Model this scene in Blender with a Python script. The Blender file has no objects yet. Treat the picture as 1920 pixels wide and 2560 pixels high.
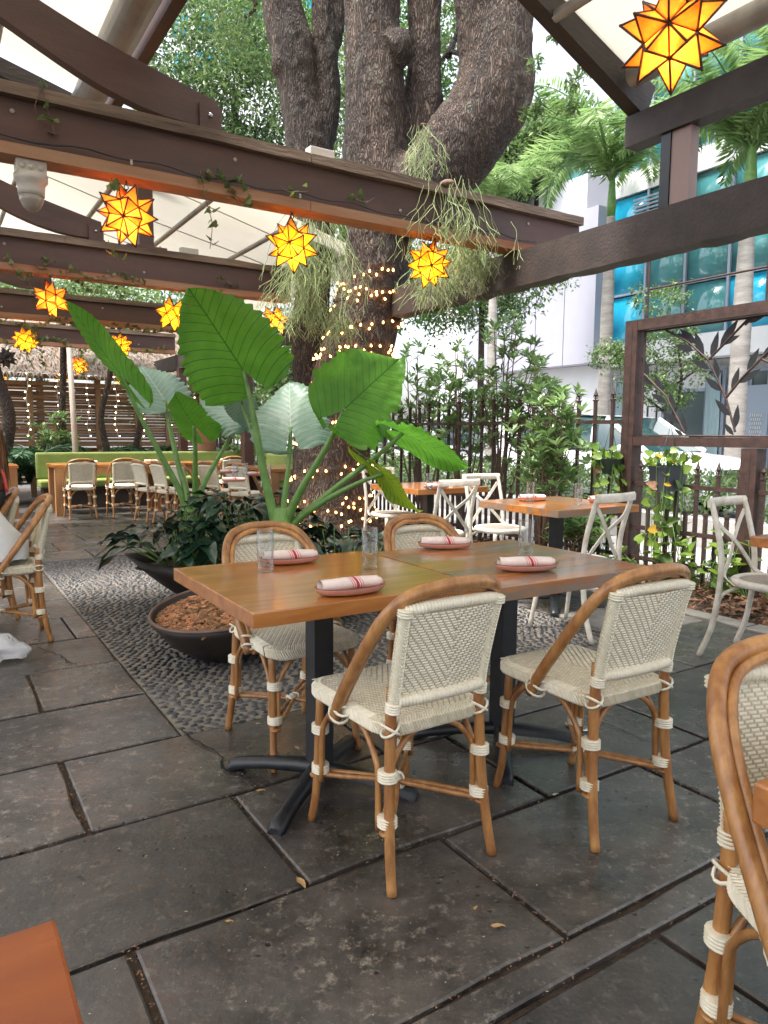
import bpy, bmesh, math, random
import numpy as np
from mathutils import Vector, Matrix, noise
from mathutils.bvhtree import BVHTree
rnd = random.Random(7)
RAD = math.radians
C = bpy.context.scene.collection
sc = bpy.context.scene

# ---------------------------------------------------------------- camera
EYE = Vector((0, 0, 1.24)); PITCH = RAD(6.25); ROLL = RAD(0.4); FPX = 1800.0
_r = Vector((1, 0, 0)); _u = Vector((0, math.sin(PITCH), math.cos(PITCH))); _w = Vector((0, math.cos(PITCH), -math.sin(PITCH)))
CR = _r*math.cos(ROLL)+_u*math.sin(ROLL); CU = _u*math.cos(ROLL)-_r*math.sin(ROLL)
cam = bpy.data.objects.new('camera', bpy.data.cameras.new('camera')); C.objects.link(cam)
m = Matrix((CR, CU, -_w)).transposed().to_4x4(); m.translation = EYE
cam.matrix_world = m
cam.data.sensor_fit = 'HORIZONTAL'; cam.data.sensor_width = 36; cam.data.lens = 36*FPX/1920
cam.data.clip_end = 900; cam.data.clip_start = 0.05
sc.camera = cam
# ---------------------------------------------------------------- light
w = bpy.data.worlds.new('World'); sc.world = w; w.use_nodes = True
nt = w.node_tree; bg = nt.nodes['Background']
sky = nt.nodes.new('ShaderNodeTexSky'); sky.sky_type = 'NISHITA'; sky.sun_disc = False
SUN_EL, SUN_AZ = RAD(68), RAD(240)          # azimuth measured from +Y towards +X
sky.sun_elevation = SUN_EL; sky.sun_rotation = SUN_AZ; sky.dust_density = 4.0; sky.air_density = 1.0; sky.ozone_density = 1.0
hs = nt.nodes.new('ShaderNodeHueSaturation'); hs.inputs['Saturation'].default_value = 0.38
nt.links.new(sky.outputs[0], hs.inputs['Color']); nt.links.new(hs.outputs[0], bg.inputs[0]); bg.inputs[1].default_value = 0.15
sun = bpy.data.objects.new('sun', bpy.data.lights.new('sun', 'SUN')); C.objects.link(sun)
sun.data.energy = 2.6; sun.data.angle = RAD(14); sun.data.color = (1, .95, .88)
sd = Vector((math.sin(SUN_AZ)*math.cos(SUN_EL), math.cos(SUN_AZ)*math.cos(SUN_EL), math.sin(SUN_EL)))
sun.rotation_euler = (-sd).to_track_quat('-Z', 'Y').to_euler()
sc.view_settings.view_transform = 'Standard'; sc.view_settings.look = 'None'; sc.view_settings.gamma = 1
sc.view_settings.exposure = 1.78
sc.render.engine = 'CYCLES'
sc.cycles.use_denoising = True; sc.cycles.max_bounces = 8; sc.cycles.transparent_max_bounces = 8
sc.cycles.diffuse_bounces = 4; sc.cycles.glossy_bounces = 3; sc.cycles.transmission_bounces = 6
sc.cycles.sample_clamp_indirect = 4; sc.cycles.caustics_reflective = False; sc.cycles.caustics_refractive = False

# ---------------------------------------------------------------- site grid
GA = RAD(57.5)
U = Vector((math.sin(GA), math.cos(GA), 0)); V = Vector((-math.cos(GA), math.sin(GA), 0)); GROT = RAD(90)-GA
def g(u, v, z=0.0): return U*u+V*v+Vector((0, 0, z))
def ray(px, py): return _w+CR*((px-960)/FPX)-CU*((py-1280)/FPX)
def atY(px, py, y):                      # point on the plane at distance y ahead
    d = ray(px, py); return EYE+d*(y/d.y)
def atZ(px, py, z=0.0):
    d = ray(px, py); return EYE+d*((z-EYE.z)/d.z)
def atV(px, py, v):
    d = ray(px, py); return EYE+d*(v/d.dot(V))
def atU(px, py, u):
    d = ray(px, py); return EYE+d*(u/d.dot(U))
def uv(p): return (p.dot(U), p.dot(V), p.z)

# ---------------------------------------------------------------- materials
MATS = {}
def mat(name, col, rough=.6, col2=None, scale=8, bump=0, bscale=40, metal=0, stretch=None, spec=.5, trans=0, emit=0, coat=0, ramp=(.35, .65), rvar=0, detail=4, island=0, rand=0):
    mt = bpy.data.materials.new(name); mt.use_nodes = True; n = mt.node_tree; L = n.links
    b = n.nodes['Principled BSDF']; out = n.nodes['Material Output']
    def c4(c): return (c[0], c[1], c[2], 1)
    b.inputs['Base Color'].default_value = c4(col); b.inputs['Roughness'].default_value = rough
    b.inputs['Metallic'].default_value = metal; b.inputs['Specular IOR Level'].default_value = spec
    b.inputs['Coat Weight'].default_value = coat; b.inputs['Coat Roughness'].default_value = .12
    tc = n.nodes.new('ShaderNodeTexCoord'); mp = n.nodes.new('ShaderNodeMapping')
    L.new(tc.outputs['Object'], mp.inputs[0])
    if stretch: mp.inputs['Scale'].default_value = stretch
    csock = None
    if col2 is not None:
        nz = n.nodes.new('ShaderNodeTexNoise'); nz.inputs['Scale'].default_value = scale; nz.inputs['Detail'].default_value = detail
        nz.inputs['Roughness'].default_value = .6
        L.new(mp.outputs[0], nz.inputs['Vector'])
        rp = n.nodes.new('ShaderNodeValToRGB'); rp.color_ramp.elements[0].color = c4(col); rp.color_ramp.elements[1].color = c4(col2)
        rp.color_ramp.elements[0].position, rp.color_ramp.elements[1].position = ramp
        L.new(nz.outputs[0], rp.inputs[0]); csock = rp.outputs[0]
        if rvar:
            mr = n.nodes.new('ShaderNodeMapRange'); mr.inputs[3].default_value = rough-rvar; mr.inputs[4].default_value = rough+rvar
            L.new(nz.outputs[0], mr.inputs[0]); L.new(mr.outputs[0], b.inputs['Roughness'])
    if rand:
        oi = n.nodes.new('ShaderNodeObjectInfo'); mr2 = n.nodes.new('ShaderNodeMapRange'); mr2.inputs[3].default_value = 1-rand; mr2.inputs[4].default_value = 1+rand
        L.new(oi.outputs['Random'], mr2.inputs[0])
        hv = n.nodes.new('ShaderNodeHueSaturation'); L.new(mr2.outputs[0], hv.inputs['Value'])
        if csock: L.new(csock, hv.inputs['Color'])
        else: hv.inputs['Color'].default_value = c4(col)
        csock = hv.outputs[0]
    if island:
        ge = n.nodes.new('ShaderNodeNewGeometry'); m3 = n.nodes.new('ShaderNodeMapRange'); m3.inputs[3].default_value = 1-island; m3.inputs[4].default_value = 1+island
        L.new(ge.outputs['Random Per Island'], m3.inputs[0]); h3 = n.nodes.new('ShaderNodeHueSaturation'); L.new(m3.outputs[0], h3.inputs['Value'])
        m4 = n.nodes.new('ShaderNodeMapRange'); m4.inputs[3].default_value = .512; m4.inputs[4].default_value = .488; L.new(ge.outputs['Random Per Island'], m4.inputs[0]); L.new(m4.outputs[0], h3.inputs['Hue'])
        if csock: L.new(csock, h3.inputs['Color'])
        else: h3.inputs['Color'].default_value = c4(col)
        csock = h3.outputs[0]
    if csock: L.new(csock, b.inputs['Base Color'])
    if bump:
        nb = n.nodes.new('ShaderNodeTexNoise'); nb.inputs['Scale'].default_value = bscale; nb.inputs['Detail'].default_value = 5
        L.new(mp.outputs[0], nb.inputs['Vector'])
        bp = n.nodes.new('ShaderNodeBump'); bp.inputs['Strength'].default_value = bump; bp.inputs['Distance'].default_value = .01
        L.new(nb.outputs[0], bp.inputs['Height']); L.new(bp.outputs[0], b.inputs['Normal'])
    if trans:
        t = n.nodes.new('ShaderNodeBsdfTranslucent'); mx = n.nodes.new('ShaderNodeMixShader'); mx.inputs[0].default_value = trans
        if csock: L.new(csock, t.inputs[0])
        else: t.inputs[0].default_value = c4(col)
        L.new(b.outputs[0], mx.inputs[1]); L.new(t.outputs[0], mx.inputs[2]); L.new(mx.outputs[0], out.inputs[0])
    if emit:
        b.inputs['Emission Color'].default_value = c4(col); b.inputs['Emission Strength'].default_value = emit
    MATS[name] = mt
    return mt
def nodes_of(mt): return mt.node_tree.nodes, mt.node_tree.links, mt.node_tree.nodes['Principled BSDF']

rattan = mat('rattan', (.25, .10, .028), .36, (.47, .235, .075), 26, .25, 90, stretch=(1, 1, .3), coat=.25, rand=.14, island=.08, detail=8)
cream = mat('cream_weave', (.72, .65, .49), .42, (.81, .76, .62), 60, 0, rand=.05, island=.10)
weave_back = mat('weave_backing', (.52, .45, .32), .8)
whitepaint = mat('aged_white_paint', (.55, .50, .41), .5, (.74, .70, .61), 14, .3, 60)
cane = mat('cane_mesh', (.22, .17, .13), .7, (.42, .36, .29), 120, .3, 300)
black = mat('black_iron', (.012, .014, .017), .38, (.02, .022, .026), 20, .1, 200)
brownsteel = mat('brown_painted_steel', (.060, .028, .022), .5, (.125, .062, .046), 2.2, .25, 60, rvar=.15, stretch=(.5, 1, 2.5), detail=9, ramp=(.3, .72))
darkbrown = mat('dark_brown_beam', (.030, .022, .019), .65, (.050, .036, .031), 6, .4, 50, stretch=(.3, 1, 1))
rust = mat('rusty_brown_iron', (.030, .016, .013), .6, (.065, .032, .025), 14, .4, 60)
capwood = mat('weathered_cap_wood', (.10, .065, .045), .85, (.25, .18, .13), 9, .8, 60, stretch=(.12, 1, 1))
boardwood = mat('orange_board_wood', (.26, .085, .025), .6, (.36, .20, .11), 7, .4, 60, stretch=(.1, 1, 1))
endwood = mat('pine_table_leg', (.30, .14, .055), .55, (.40, .21, .09), 10, .2, 60, stretch=(1, 1, .2))
canvas = mat('cream_canvas', (.80, .76, .64), .9, (.85, .82, .71), 1.5, .15, 10, trans=.30)
greysteel = mat('galvanised_tube', (.34, .31, .27), .45, (.45, .42, .37), 6, 0, metal=.3)
pebblem = mat('dark_pebble', (.034, .036, .045), .3, (.09, .086, .09), 9, .1, 60, rand=.4)
mortar = mat('pebble_mortar', (.17, .148, .118), .9, (.27, .24, .20), 20, .6, 120)
soil = mat('soil', (.035, .024, .017), .95, (.07, .045, .03), 18, .8, 60)
chipm = mat('bark_chip', (.20, .085, .035), .8, (.40, .20, .09), 45, .2, 60, island=.75)
leafbrown = mat('dry_leaf', (.16, .08, .045), .8, (.33, .19, .11), 25, 0, trans=.2, island=.6)
leafdark = mat('dark_glossy_leaf', (.012, .035, .02), .28, (.02, .055, .028), 10, .1, 40, coat=.2)
leafmid = mat('mid_green_leaf', (.09, .155, .05), .42, (.165, .25, .09), 3, 0, trans=.4, island=.35)
leaflight = mat('light_green_leaf', (.07, .15, .03), .45, (.13, .25, .06), 2, 0, trans=.4, island=.3)
shrubleaf = mat('shrub_leaf', (.14, .25, .085), .3, (.23, .36, .13), 3, 0, trans=.3, island=.4)
leafdeep = mat('deep_green_leaf', (.03, .075, .022), .45, (.06, .13, .035), 3, 0, trans=.25)
leafpoth = mat('pothos_leaf', (.12, .24, .04), .4, (.30, .42, .06), 6, 0, trans=.4)
leafyel = mat('yellow_leaf', (.5, .32, .03), .5, trans=.3)
palmleaf = mat('palm_leaf', (.17, .29, .09), .4, (.29, .41, .16), 1.2, 0, trans=.5, island=.2)
ivym = mat('ivy_leaf', (.05, .09, .025), .45, (.20, .27, .09), 8, 0, trans=.35, island=.4)
stemgreen = mat('green_stem', (.09, .20, .04), .4, (.15, .28, .07), 12, .1, 30)
mossm = mat('hanging_cactus_green', (.20, .27, .10), .6, (.34, .40, .18), 3, 0)
twig = mat('twig_brown', (.12, .07, .045), .8, (.2, .13, .09), 30)
pinkplate = mat('pink_ceramic', (.50, .22, .17), .3, (.56, .27, .21), 20, 0, coat=.3)
platerim = mat('brown_glaze_rim', (.16, .07, .05), .4)
planterm = mat('dark_bronze_planter', (.014, .011, .010), .5, (.028, .02, .017), 4, .1, 40)
rimm = mat('bronze_rim', (.11, .065, .05), .5, (.16, .10, .08), 8)
carwhite = mat('car_white_paint', (.8, .81, .83), .25, coat=1)
carglass = mat('car_glass', (.02, .05, .055), .05, spec=.9)
tyre = mat('tyre', (.015, .015, .015), .8)
chrome = mat('chrome', (.5, .5, .52), .2, metal=1)
asphalt = mat('asphalt', (.05, .05, .052), .9, (.075, .075, .078), 30, .3, 80)
concrete = mat('pale_concrete', (.40, .39, .37), .85, (.50, .48, .46), 3, .2, 40)
whitewall = mat('white_render', (.60, .61, .64), .8, (.66, .67, .69), 1)
greypanel = mat('grey_metal_panel', (.34, .34, .41), .5, (.38, .38, .45), .6)
mullion = mat('grey_mullion', (.22, .26, .33), .4)
blueglass = mat('blue_glass', (.015, .30, .50), .12, (.02, .42, .62), .5, spec=.8, ramp=(.4, .6))
tealglass = mat('teal_glass', (.05, .20, .22), .1, (.10, .32, .34), .4, spec=.8, rand=.25)
darkglass = mat('dark_window', (.05, .07, .08), .1, spec=.8)
curtainm = mat('pale_blue_curtain', (.40, .55, .60), .8, trans=.3)
bamboo = mat('bamboo_slat', (.13, .060, .026), .6, (.27, .14, .06), 12, .2, 40, stretch=(.15, 1, 1), rand=.35)
timber = mat('fence_timber', (.22, .12, .06), .7, (.30, .18, .09), 8, .3, 40, stretch=(1, 1, .2))
thatchm = mat('thatch', (.20, .16, .13), .9, (.38, .33, .28), 40)
greencush = mat('green_upholstery', (.18, .23, .055), .6, (.22, .27, .075), 8, .1, 60)
skin = mat('skin', (.62, .30, .19), .5, (.66, .34, .23), 20)
hairm = mat('auburn_hair', (.13, .05, .02), .4, (.33, .15, .06), 60, .5, 90, stretch=(1, 1, .12))
shirt = mat('white_shirt', (.66, .70, .70), .85, (.72, .75, .75), 8, .3, 20)
shorts = mat('grey_shorts', (.06, .06, .075), .85)
pinkstrap = mat('coral_strap', (.8, .10, .10), .6)
plastic = mat('white_plastic_bag', (.72, .72, .75), .3, trans=.3)
camgrey = mat('beige_plastic', (.50, .46, .40), .5, (.54, .50, .44), 20)
greyplastic = mat('grey_plastic', (.10, .11, .12), .5)
potgreen = mat('dark_green_pot', (.03, .05, .045), .45)
potgrey = mat('slate_pot', (.05, .058, .075), .5)
terracotta = mat('terracotta', (.24, .11, .08), .7)
trunkgrey = mat('palm_trunk', (.26, .24, .22), .9, (.40, .37, .34), 2.5, .4, 20, stretch=(1, 1, 4))
wire = mat('dark_wire', (.02, .03, .02), .5)
wirewhite = mat('white_wire', (.5, .5, .45), .5)
bulbm = mat('warm_bulb', (1, .46, .12), .5, emit=5)
bulbw = mat('warm_white_bulb', (1, .80, .52), .5, emit=5)
lead = mat('lead_came', (.035, .018, .012), .55, (.07, .035, .022), 40)
bulbin = mat('lantern_bulb', (1, .80, .45), .5, emit=30)
brickw = mat('pale_tile', (.45, .47, .48), .6)

# glass panes
def amber(name, col, tw=.85):
    mt = mat(name, col, .3, tuple(c*.72 for c in col), 25)
    n, L, b = nodes_of(mt); out = n['Material Output']
    t = n.new('ShaderNodeBsdfTranslucent'); mx = n.new('ShaderNodeMixShader'); mx.inputs[0].default_value = tw
    L.new([x for x in n if x.type == 'VALTORGB'][0].outputs[0], t.inputs[0])
    L.new(b.outputs[0], mx.inputs[1]); L.new(t.outputs[0], mx.inputs[2])
    tp = n.new('ShaderNodeBsdfTransparent'); tp.inputs[0].default_value = (*col, 1); m2 = n.new('ShaderNodeMixShader'); m2.inputs[0].default_value = .16; L.new(mx.outputs[0], m2.inputs[1]); L.new(tp.outputs[0], m2.inputs[2]); L.new(m2.outputs[0], out.inputs[0])
    return mt
amberg = amber('amber_glass', (.98, .52, .17)); ambery = amber('yellow_amber_glass', (1, .65, .14))
def clear_glass():
    mt = bpy.data.materials.new('clear_glass'); mt.use_nodes = True; n = mt.node_tree.nodes; L = mt.node_tree.links
    n.remove(n['Principled BSDF'])
    t = n.new('ShaderNodeBsdfTransparent'); t.inputs[0].default_value = (.93, .945, .95, 1)
    gl = n.new('ShaderNodeBsdfGlossy'); gl.inputs['Roughness'].default_value = .03
    lw = n.new('ShaderNodeLayerWeight'); lw.inputs[0].default_value = .5; pw = n.new('ShaderNodeMath'); pw.operation = 'POWER'; pw.inputs[1].default_value = 2.2; L.new(lw.outputs['Facing'], pw.inputs[0]); pm_ = n.new('ShaderNodeMath'); pm_.operation = 'MULTIPLY_ADD'; pm_.inputs[1].default_value = .9; pm_.inputs[2].default_value = .05; L.new(pw.outputs[0], pm_.inputs[0])
    mx = n.new('ShaderNodeMixShader'); L.new(pm_.outputs[0], mx.inputs[0]); L.new(t.outputs[0], mx.inputs[1]); L.new(gl.outputs[0], mx.inputs[2])
    L.new(mx.outputs[0], n['Material Output'].inputs[0]); return mt
glassm = clear_glass()

def tabletop_mat(name, worn):
    mt = bpy.data.materials.new(name); mt.use_nodes = True; n, L, b = nodes_of(mt)
    tc = n.new('ShaderNodeTexCoord'); mp = n.new('ShaderNodeMapping'); mp.inputs['Scale'].default_value = (1.2, 12, 12)
    L.new(tc.outputs['Object'], mp.inputs[0])
    nz = n.new('ShaderNodeTexNoise'); nz.inputs['Scale'].default_value = 2.4; nz.inputs['Detail'].default_value = 8; nz.inputs['Distortion'].default_value = .5
    L.new(mp.outputs[0], nz.inputs[0])
    rp = n.new('ShaderNodeValToRGB'); e = rp.color_ramp.elements
    e[0].position = .3; e[0].color = (.30, .095, .02, 1); e[1].position = .7; e[1].color = (.50, .20, .045, 1)
    L.new(nz.outputs[0], rp.inputs[0])
    last = rp.outputs[0]
    mp2 = n.new('ShaderNodeMapping'); mp2.inputs['Scale'].default_value = (1.5, 7, 7); L.new(tc.outputs['Object'], mp2.inputs[0])
    n2 = n.new('ShaderNodeTexNoise'); n2.inputs['Scale'].default_value = 1.7 if worn else 5; n2.inputs['Detail'].default_value = 6; L.new(mp2.outputs[0], n2.inputs[0])
    r2 = n.new('ShaderNodeValToRGB'); r2.color_ramp.elements[0].position = .47 if worn else .68; r2.color_ramp.elements[1].position = .60 if worn else .78
    L.new(n2.outputs[0], r2.inputs[0])
    mx = n.new('ShaderNodeMix'); mx.data_type = 'RGBA'; L.new(r2.outputs[0], mx.inputs['Factor']); L.new(last, mx.inputs['A'])
    mx.inputs['B'].default_value = (.23, .165, .125, 1) if worn else (.16, .06, .03, 1)
    L.new(mx.outputs['Result'], b.inputs['Base Color'])
    b.inputs['Roughness'].default_value = .28; b.inputs['Coat Weight'].default_value = .7; b.inputs['Coat Roughness'].default_value = .13
    bp = n.new('ShaderNodeBump'); bp.inputs['Strength'].default_value = .12; bp.inputs['Distance'].default_value = .01
    L.new(nz.outputs[0], bp.inputs['Height']); L.new(bp.outputs[0], b.inputs['Normal'])
    return mt
top_a = tabletop_mat('varnished_orange_wood', False); top_b = tabletop_mat('worn_grey_streaked_wood', True)

def paver_mat():
    mt = bpy.data.materials.new('slate_paver'); mt.use_nodes = True; n, L, b = nodes_of(mt)
    tc = n.new('ShaderNodeTexCoord'); geo = n.new('ShaderNodeNewGeometry')
    P = geo.outputs['Position']
    def nz(s, d=6, r=.6, vec=P):
        x = n.new('ShaderNodeTexNoise'); x.inputs['Scale'].default_value = s; x.inputs['Detail'].default_value = d; x.inputs['Roughness'].default_value = r
        L.new(vec, x.inputs['Vector']); return x.outputs[0]
    def ramp(s, p0, c0, p1, c1):
        r = n.new('ShaderNodeValToRGB'); r.color_ramp.elements[0].position = p0; r.color_ramp.elements[1].position = p1
        r.color_ramp.elements[0].color = (*c0, 1); r.color_ramp.elements[1].color = (*c1, 1); L.new(s, r.inputs[0]); return r.outputs[0]
    def mixc(f, a, bcol, mode='MIX'):
        m_ = n.new('ShaderNodeMix'); m_.data_type = 'RGBA'; m_.blend_type = mode
        if hasattr(f, 'links'): L.new(f, m_.inputs['Factor'])
        else: m_.inputs['Factor'].default_value = f
        L.new(a, m_.inputs['A'])
        if hasattr(bcol, 'links'): L.new(bcol, m_.inputs['B'])
        else: m_.inputs['B'].default_value = (*bcol, 1)
        return m_.outputs['Result']
    base = ramp(nz(2.6, 10, .7), .36, (.013, .012, .012), .68, (.10, .090, .084))
    big = ramp(nz(.55, 3), .4, (.8, .8, .82), .65, (1.35, 1.28, 1.2))
    c = mixc(1.0, base, big, 'MULTIPLY')
    blot = ramp(nz(20, 9, .8), .53, (0, 0, 0), .66, (1, 1, 1))
    area = ramp(nz(1.1, 3), .38, (.12, .12, .12), .62, (.9, .9, .9))
    fm = mixc(1.0, blot, area, 'MULTIPLY')
    c = mixc(fm, c, (.32, .28, .235))
    fine = ramp(nz(80, 3, .7), .62, (0, 0, 0), .72, (.75, .75, .75))
    c = mixc(fine, c, (.22, .19, .16))
    # dark pits
    vo = n.new('ShaderNodeTexVoronoi'); vo.inputs['Scale'].default_value = 24; L.new(P, vo.inputs['Vector'])
    pit = ramp(vo.outputs['Distance'], .10, (1, 1, 1), .2, (0, 0, 0))
    pa = ramp(nz(3.1, 2), .5, (0, 0, 0), .6, (1, 1, 1)); pm = mixc(1.0, pit, pa, 'MULTIPLY')
    c = mixc(pm, c, (.012, .011, .012))
    oi = n.new('ShaderNodeObjectInfo'); mr = n.new('ShaderNodeMapRange'); mr.inputs[3].default_value = .66; mr.inputs[4].default_value = 1.34
    L.new(oi.outputs['Random'], mr.inputs[0]); hv = n.new('ShaderNodeHueSaturation'); L.new(mr.outputs[0], hv.inputs['Value']); L.new(c, hv.inputs['Color'])
    L.new(hv.outputs[0], b.inputs['Base Color'])
    rr = n.new('ShaderNodeMapRange'); rr.inputs[1].default_value = .35; rr.inputs[2].default_value = .65; rr.inputs[3].default_value = .16; rr.inputs[4].default_value = .55
    L.new(nz(2.8, 5), rr.inputs[0]); L.new(rr.outputs[0], b.inputs['Roughness'])
    b.inputs['Specular IOR Level'].default_value = .8; b.inputs['Coat Weight'].default_value = .32; b.inputs['Coat Roughness'].default_value = .2
    ad = n.new('ShaderNodeMath'); ad.operation = 'SUBTRACT'; L.new(nz(22, 8, .7), ad.inputs[0]); L.new(pm, ad.inputs[1])
    bp = n.new('ShaderNodeBump'); bp.inputs['Strength'].default_value = .55; bp.inputs['Distance'].default_value = .008
    L.new(ad.outputs[0], bp.inputs['Height']); L.new(bp.outputs[0], b.inputs['Normal'])
    return mt
paverm = paver_mat()
paverpale = mat('pale_border_stone', (.20, .185, .16), .7, (.33, .30, .26), 6, .5, 50, rand=.12)

def bark_mat():
    mt = bpy.data.materials.new('oak_bark'); mt.use_nodes = True; n, L, b = nodes_of(mt)
    tc = n.new('ShaderNodeTexCoord'); mp = n.new('ShaderNodeMapping'); mp.inputs['Scale'].default_value = (1, 1, .20); L.new(tc.outputs['Object'], mp.inputs[0])
    nz = n.new('ShaderNodeTexNoise'); nz.inputs['Scale'].default_value = 9; nz.inputs['Detail'].default_value = 4; L.new(mp.outputs[0], nz.inputs[0])
    mv = n.new('ShaderNodeVectorMath'); mv.operation = 'MULTIPLY_ADD'; mv.inputs[1].default_value = (.22, .22, .16); L.new(nz.outputs[1], mv.inputs[0]); L.new(mp.outputs[0], mv.inputs[2])
    vo = n.new('ShaderNodeTexVoronoi'); vo.feature = 'DISTANCE_TO_EDGE'; vo.inputs['Scale'].default_value = 40; L.new(mv.outputs[0], vo.inputs['Vector'])
    rp = n.new('ShaderNodeValToRGB'); e = rp.color_ramp.elements; e[0].position = .0; e[0].color = (.030, .022, .019, 1); e[1].position = .36; e[1].color = (.125, .092, .072, 1)
    L.new(vo.outputs['Distance'], rp.inputs[0])
    n3 = n.new('ShaderNodeTexNoise'); n3.inputs['Scale'].default_value = 3; L.new(mp.outputs[0], n3.inputs[0])
    r3 = n.new('ShaderNodeValToRGB'); r3.color_ramp.elements[0].color = (.6, .56, .55, 1); r3.color_ramp.elements[0].position = .35; r3.color_ramp.elements[1].position = .65; r3.color_ramp.elements[1].color = (1.45, 1.32, 1.2, 1); L.new(n3.outputs[0], r3.inputs[0])
    mx = n.new('ShaderNodeMix'); mx.data_type = 'RGBA'; mx.blend_type = 'MULTIPLY'; mx.inputs['Factor'].default_value = 1
    L.new(rp.outputs[0], mx.inputs['A']); L.new(r3.outputs[0], mx.inputs['B'])
    n4 = n.new('ShaderNodeTexNoise'); n4.inputs['Scale'].default_value = 4.5; n4.inputs['Detail'].default_value = 10; n4.inputs['Roughness'].default_value = .75; L.new(tc.outputs['Object'], n4.inputs[0])
    r4 = n.new('ShaderNodeValToRGB'); r4.color_ramp.elements[0].position = .57; r4.color_ramp.elements[1].position = .66; r4.color_ramp.elements[1].color = (.55, .55, .55, 1); L.new(n4.outputs[0], r4.inputs[0])
    m5 = n.new('ShaderNodeMix'); m5.data_type = 'RGBA'; L.new(r4.outputs[0], m5.inputs['Factor']); L.new(mx.outputs['Result'], m5.inputs['A']); m5.inputs['B'].default_value = (.20, .21, .16, 1); L.new(m5.outputs['Result'], b.inputs['Base Color'])
    b.inputs['Roughness'].default_value = .85
    cl = n.new('ShaderNodeMath'); cl.operation = 'MINIMUM'; cl.inputs[1].default_value = .3; L.new(vo.outputs['Distance'], cl.inputs[0])
    bp = n.new('ShaderNodeBump'); bp.inputs['Strength'].default_value = 1; bp.inputs['Distance'].default_value = .06; L.new(cl.outputs[0], bp.inputs['Height']); L.new(bp.outputs[0], b.inputs['Normal'])
    return mt
barkm = bark_mat()

def taro_mat(name, c_lo, c_hi, vein, tr, rough=.5, k=.55):
    """leaf blade with UV = (along midrib, across) ; lateral veins drawn as thin lines"""
    mt = bpy.data.materials.new(name); mt.use_nodes = True; n, L, b = nodes_of(mt); out = n['Material Output']
    def M(op, a, c=None, d=None):
        x = n.new('ShaderNodeMath'); x.operation = op
        for i, q in enumerate((a, c, d)):
            if q is None: continue
            if hasattr(q, 'links'): L.new(q, x.inputs[i])
            else: x.inputs[i].default_value = q
        return x.outputs[0]
    uvn = n.new('ShaderNodeUVMap'); sp = n.new('ShaderNodeSeparateXYZ'); L.new(uvn.outputs[0], sp.inputs[0])
    x, y = sp.outputs[0], sp.outputs[1]
    ay = M('ABSOLUTE', y)
    ph = M('MULTIPLY', M('SUBTRACT', M('MULTIPLY_ADD', ay, -k, x), M('MULTIPLY', M('POWER', ay, 2.0), -.25)), 9.0)
    d = M('ABSOLUTE', M('SUBTRACT', M('FRACT', ph), .5))           # .5 at the vein
    lat = M('GREATER_THAN', d, .455); mid = M('LESS_THAN', ay, .014)
    vv = M('MAXIMUM', lat, mid)
    tc = n.new('ShaderNodeTexCoord'); nz = n.new('ShaderNodeTexNoise'); nz.inputs['Scale'].default_value = 4; nz.inputs['Detail'].default_value = 9; nz.inputs['Roughness'].default_value = .65; L.new(tc.outputs['Object'], nz.inputs[0])
    rp = n.new('ShaderNodeValToRGB'); e = rp.color_ramp.elements; e[0].position = .3; e[1].position = .7; e[0].color = (*c_lo, 1); e[1].color = (*c_hi, 1); L.new(nz.outputs[0], rp.inputs[0])
    mx = n.new('ShaderNodeMix'); mx.data_type = 'RGBA'; L.new(vv, mx.inputs['Factor']); L.new(rp.outputs[0], mx.inputs['A']); mx.inputs['B'].default_value = (*vein, 1)
    nsp = n.new('ShaderNodeTexNoise'); nsp.inputs['Scale'].default_value = 38; nsp.inputs['Detail'].default_value = 2; L.new(tc.outputs['Object'], nsp.inputs[0])
    ed = M('MULTIPLY', M('GREATER_THAN', nsp.outputs[0], .70), .75); mx2 = n.new('ShaderNodeMix'); mx2.data_type = 'RGBA'; L.new(ed, mx2.inputs['Factor']); L.new(mx.outputs['Result'], mx2.inputs['A']); mx2.inputs['B'].default_value = (.20, .19, .04, 1); mx = mx2
    L.new(mx.outputs['Result'], b.inputs['Base Color']); b.inputs['Roughness'].default_value = rough
    bp = n.new('ShaderNodeBump'); bp.inputs['Strength'].default_value = .25; bp.inputs['Distance'].default_value = .01
    L.new(M('MULTIPLY', d, 1.0), bp.inputs['Height']); L.new(bp.outputs[0], b.inputs['Normal'])
    t = n.new('ShaderNodeBsdfTranslucent'); L.new(mx.outputs['Result'], t.inputs[0]); ms = n.new('ShaderNodeMixShader'); ms.inputs[0].default_value = tr
    L.new(b.outputs[0], ms.inputs[1]); L.new(t.outputs[0], ms.inputs[2]); L.new(ms.outputs[0], out.inputs[0])
    return mt
taro_green = taro_mat('taro_leaf_green', (.070, .215, .018), (.135, .36, .04), (.045, .16, .014), .58)
taro_pale = taro_mat('taro_leaf_waxy', (.13, .24, .17), (.23, .36, .27), (.31, .44, .34), .2, .4)
taro_yellow = taro_mat('taro_leaf_yellowing', (.14, .26, .02), (.35, .42, .03), (.07, .14, .02), .5)

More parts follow.
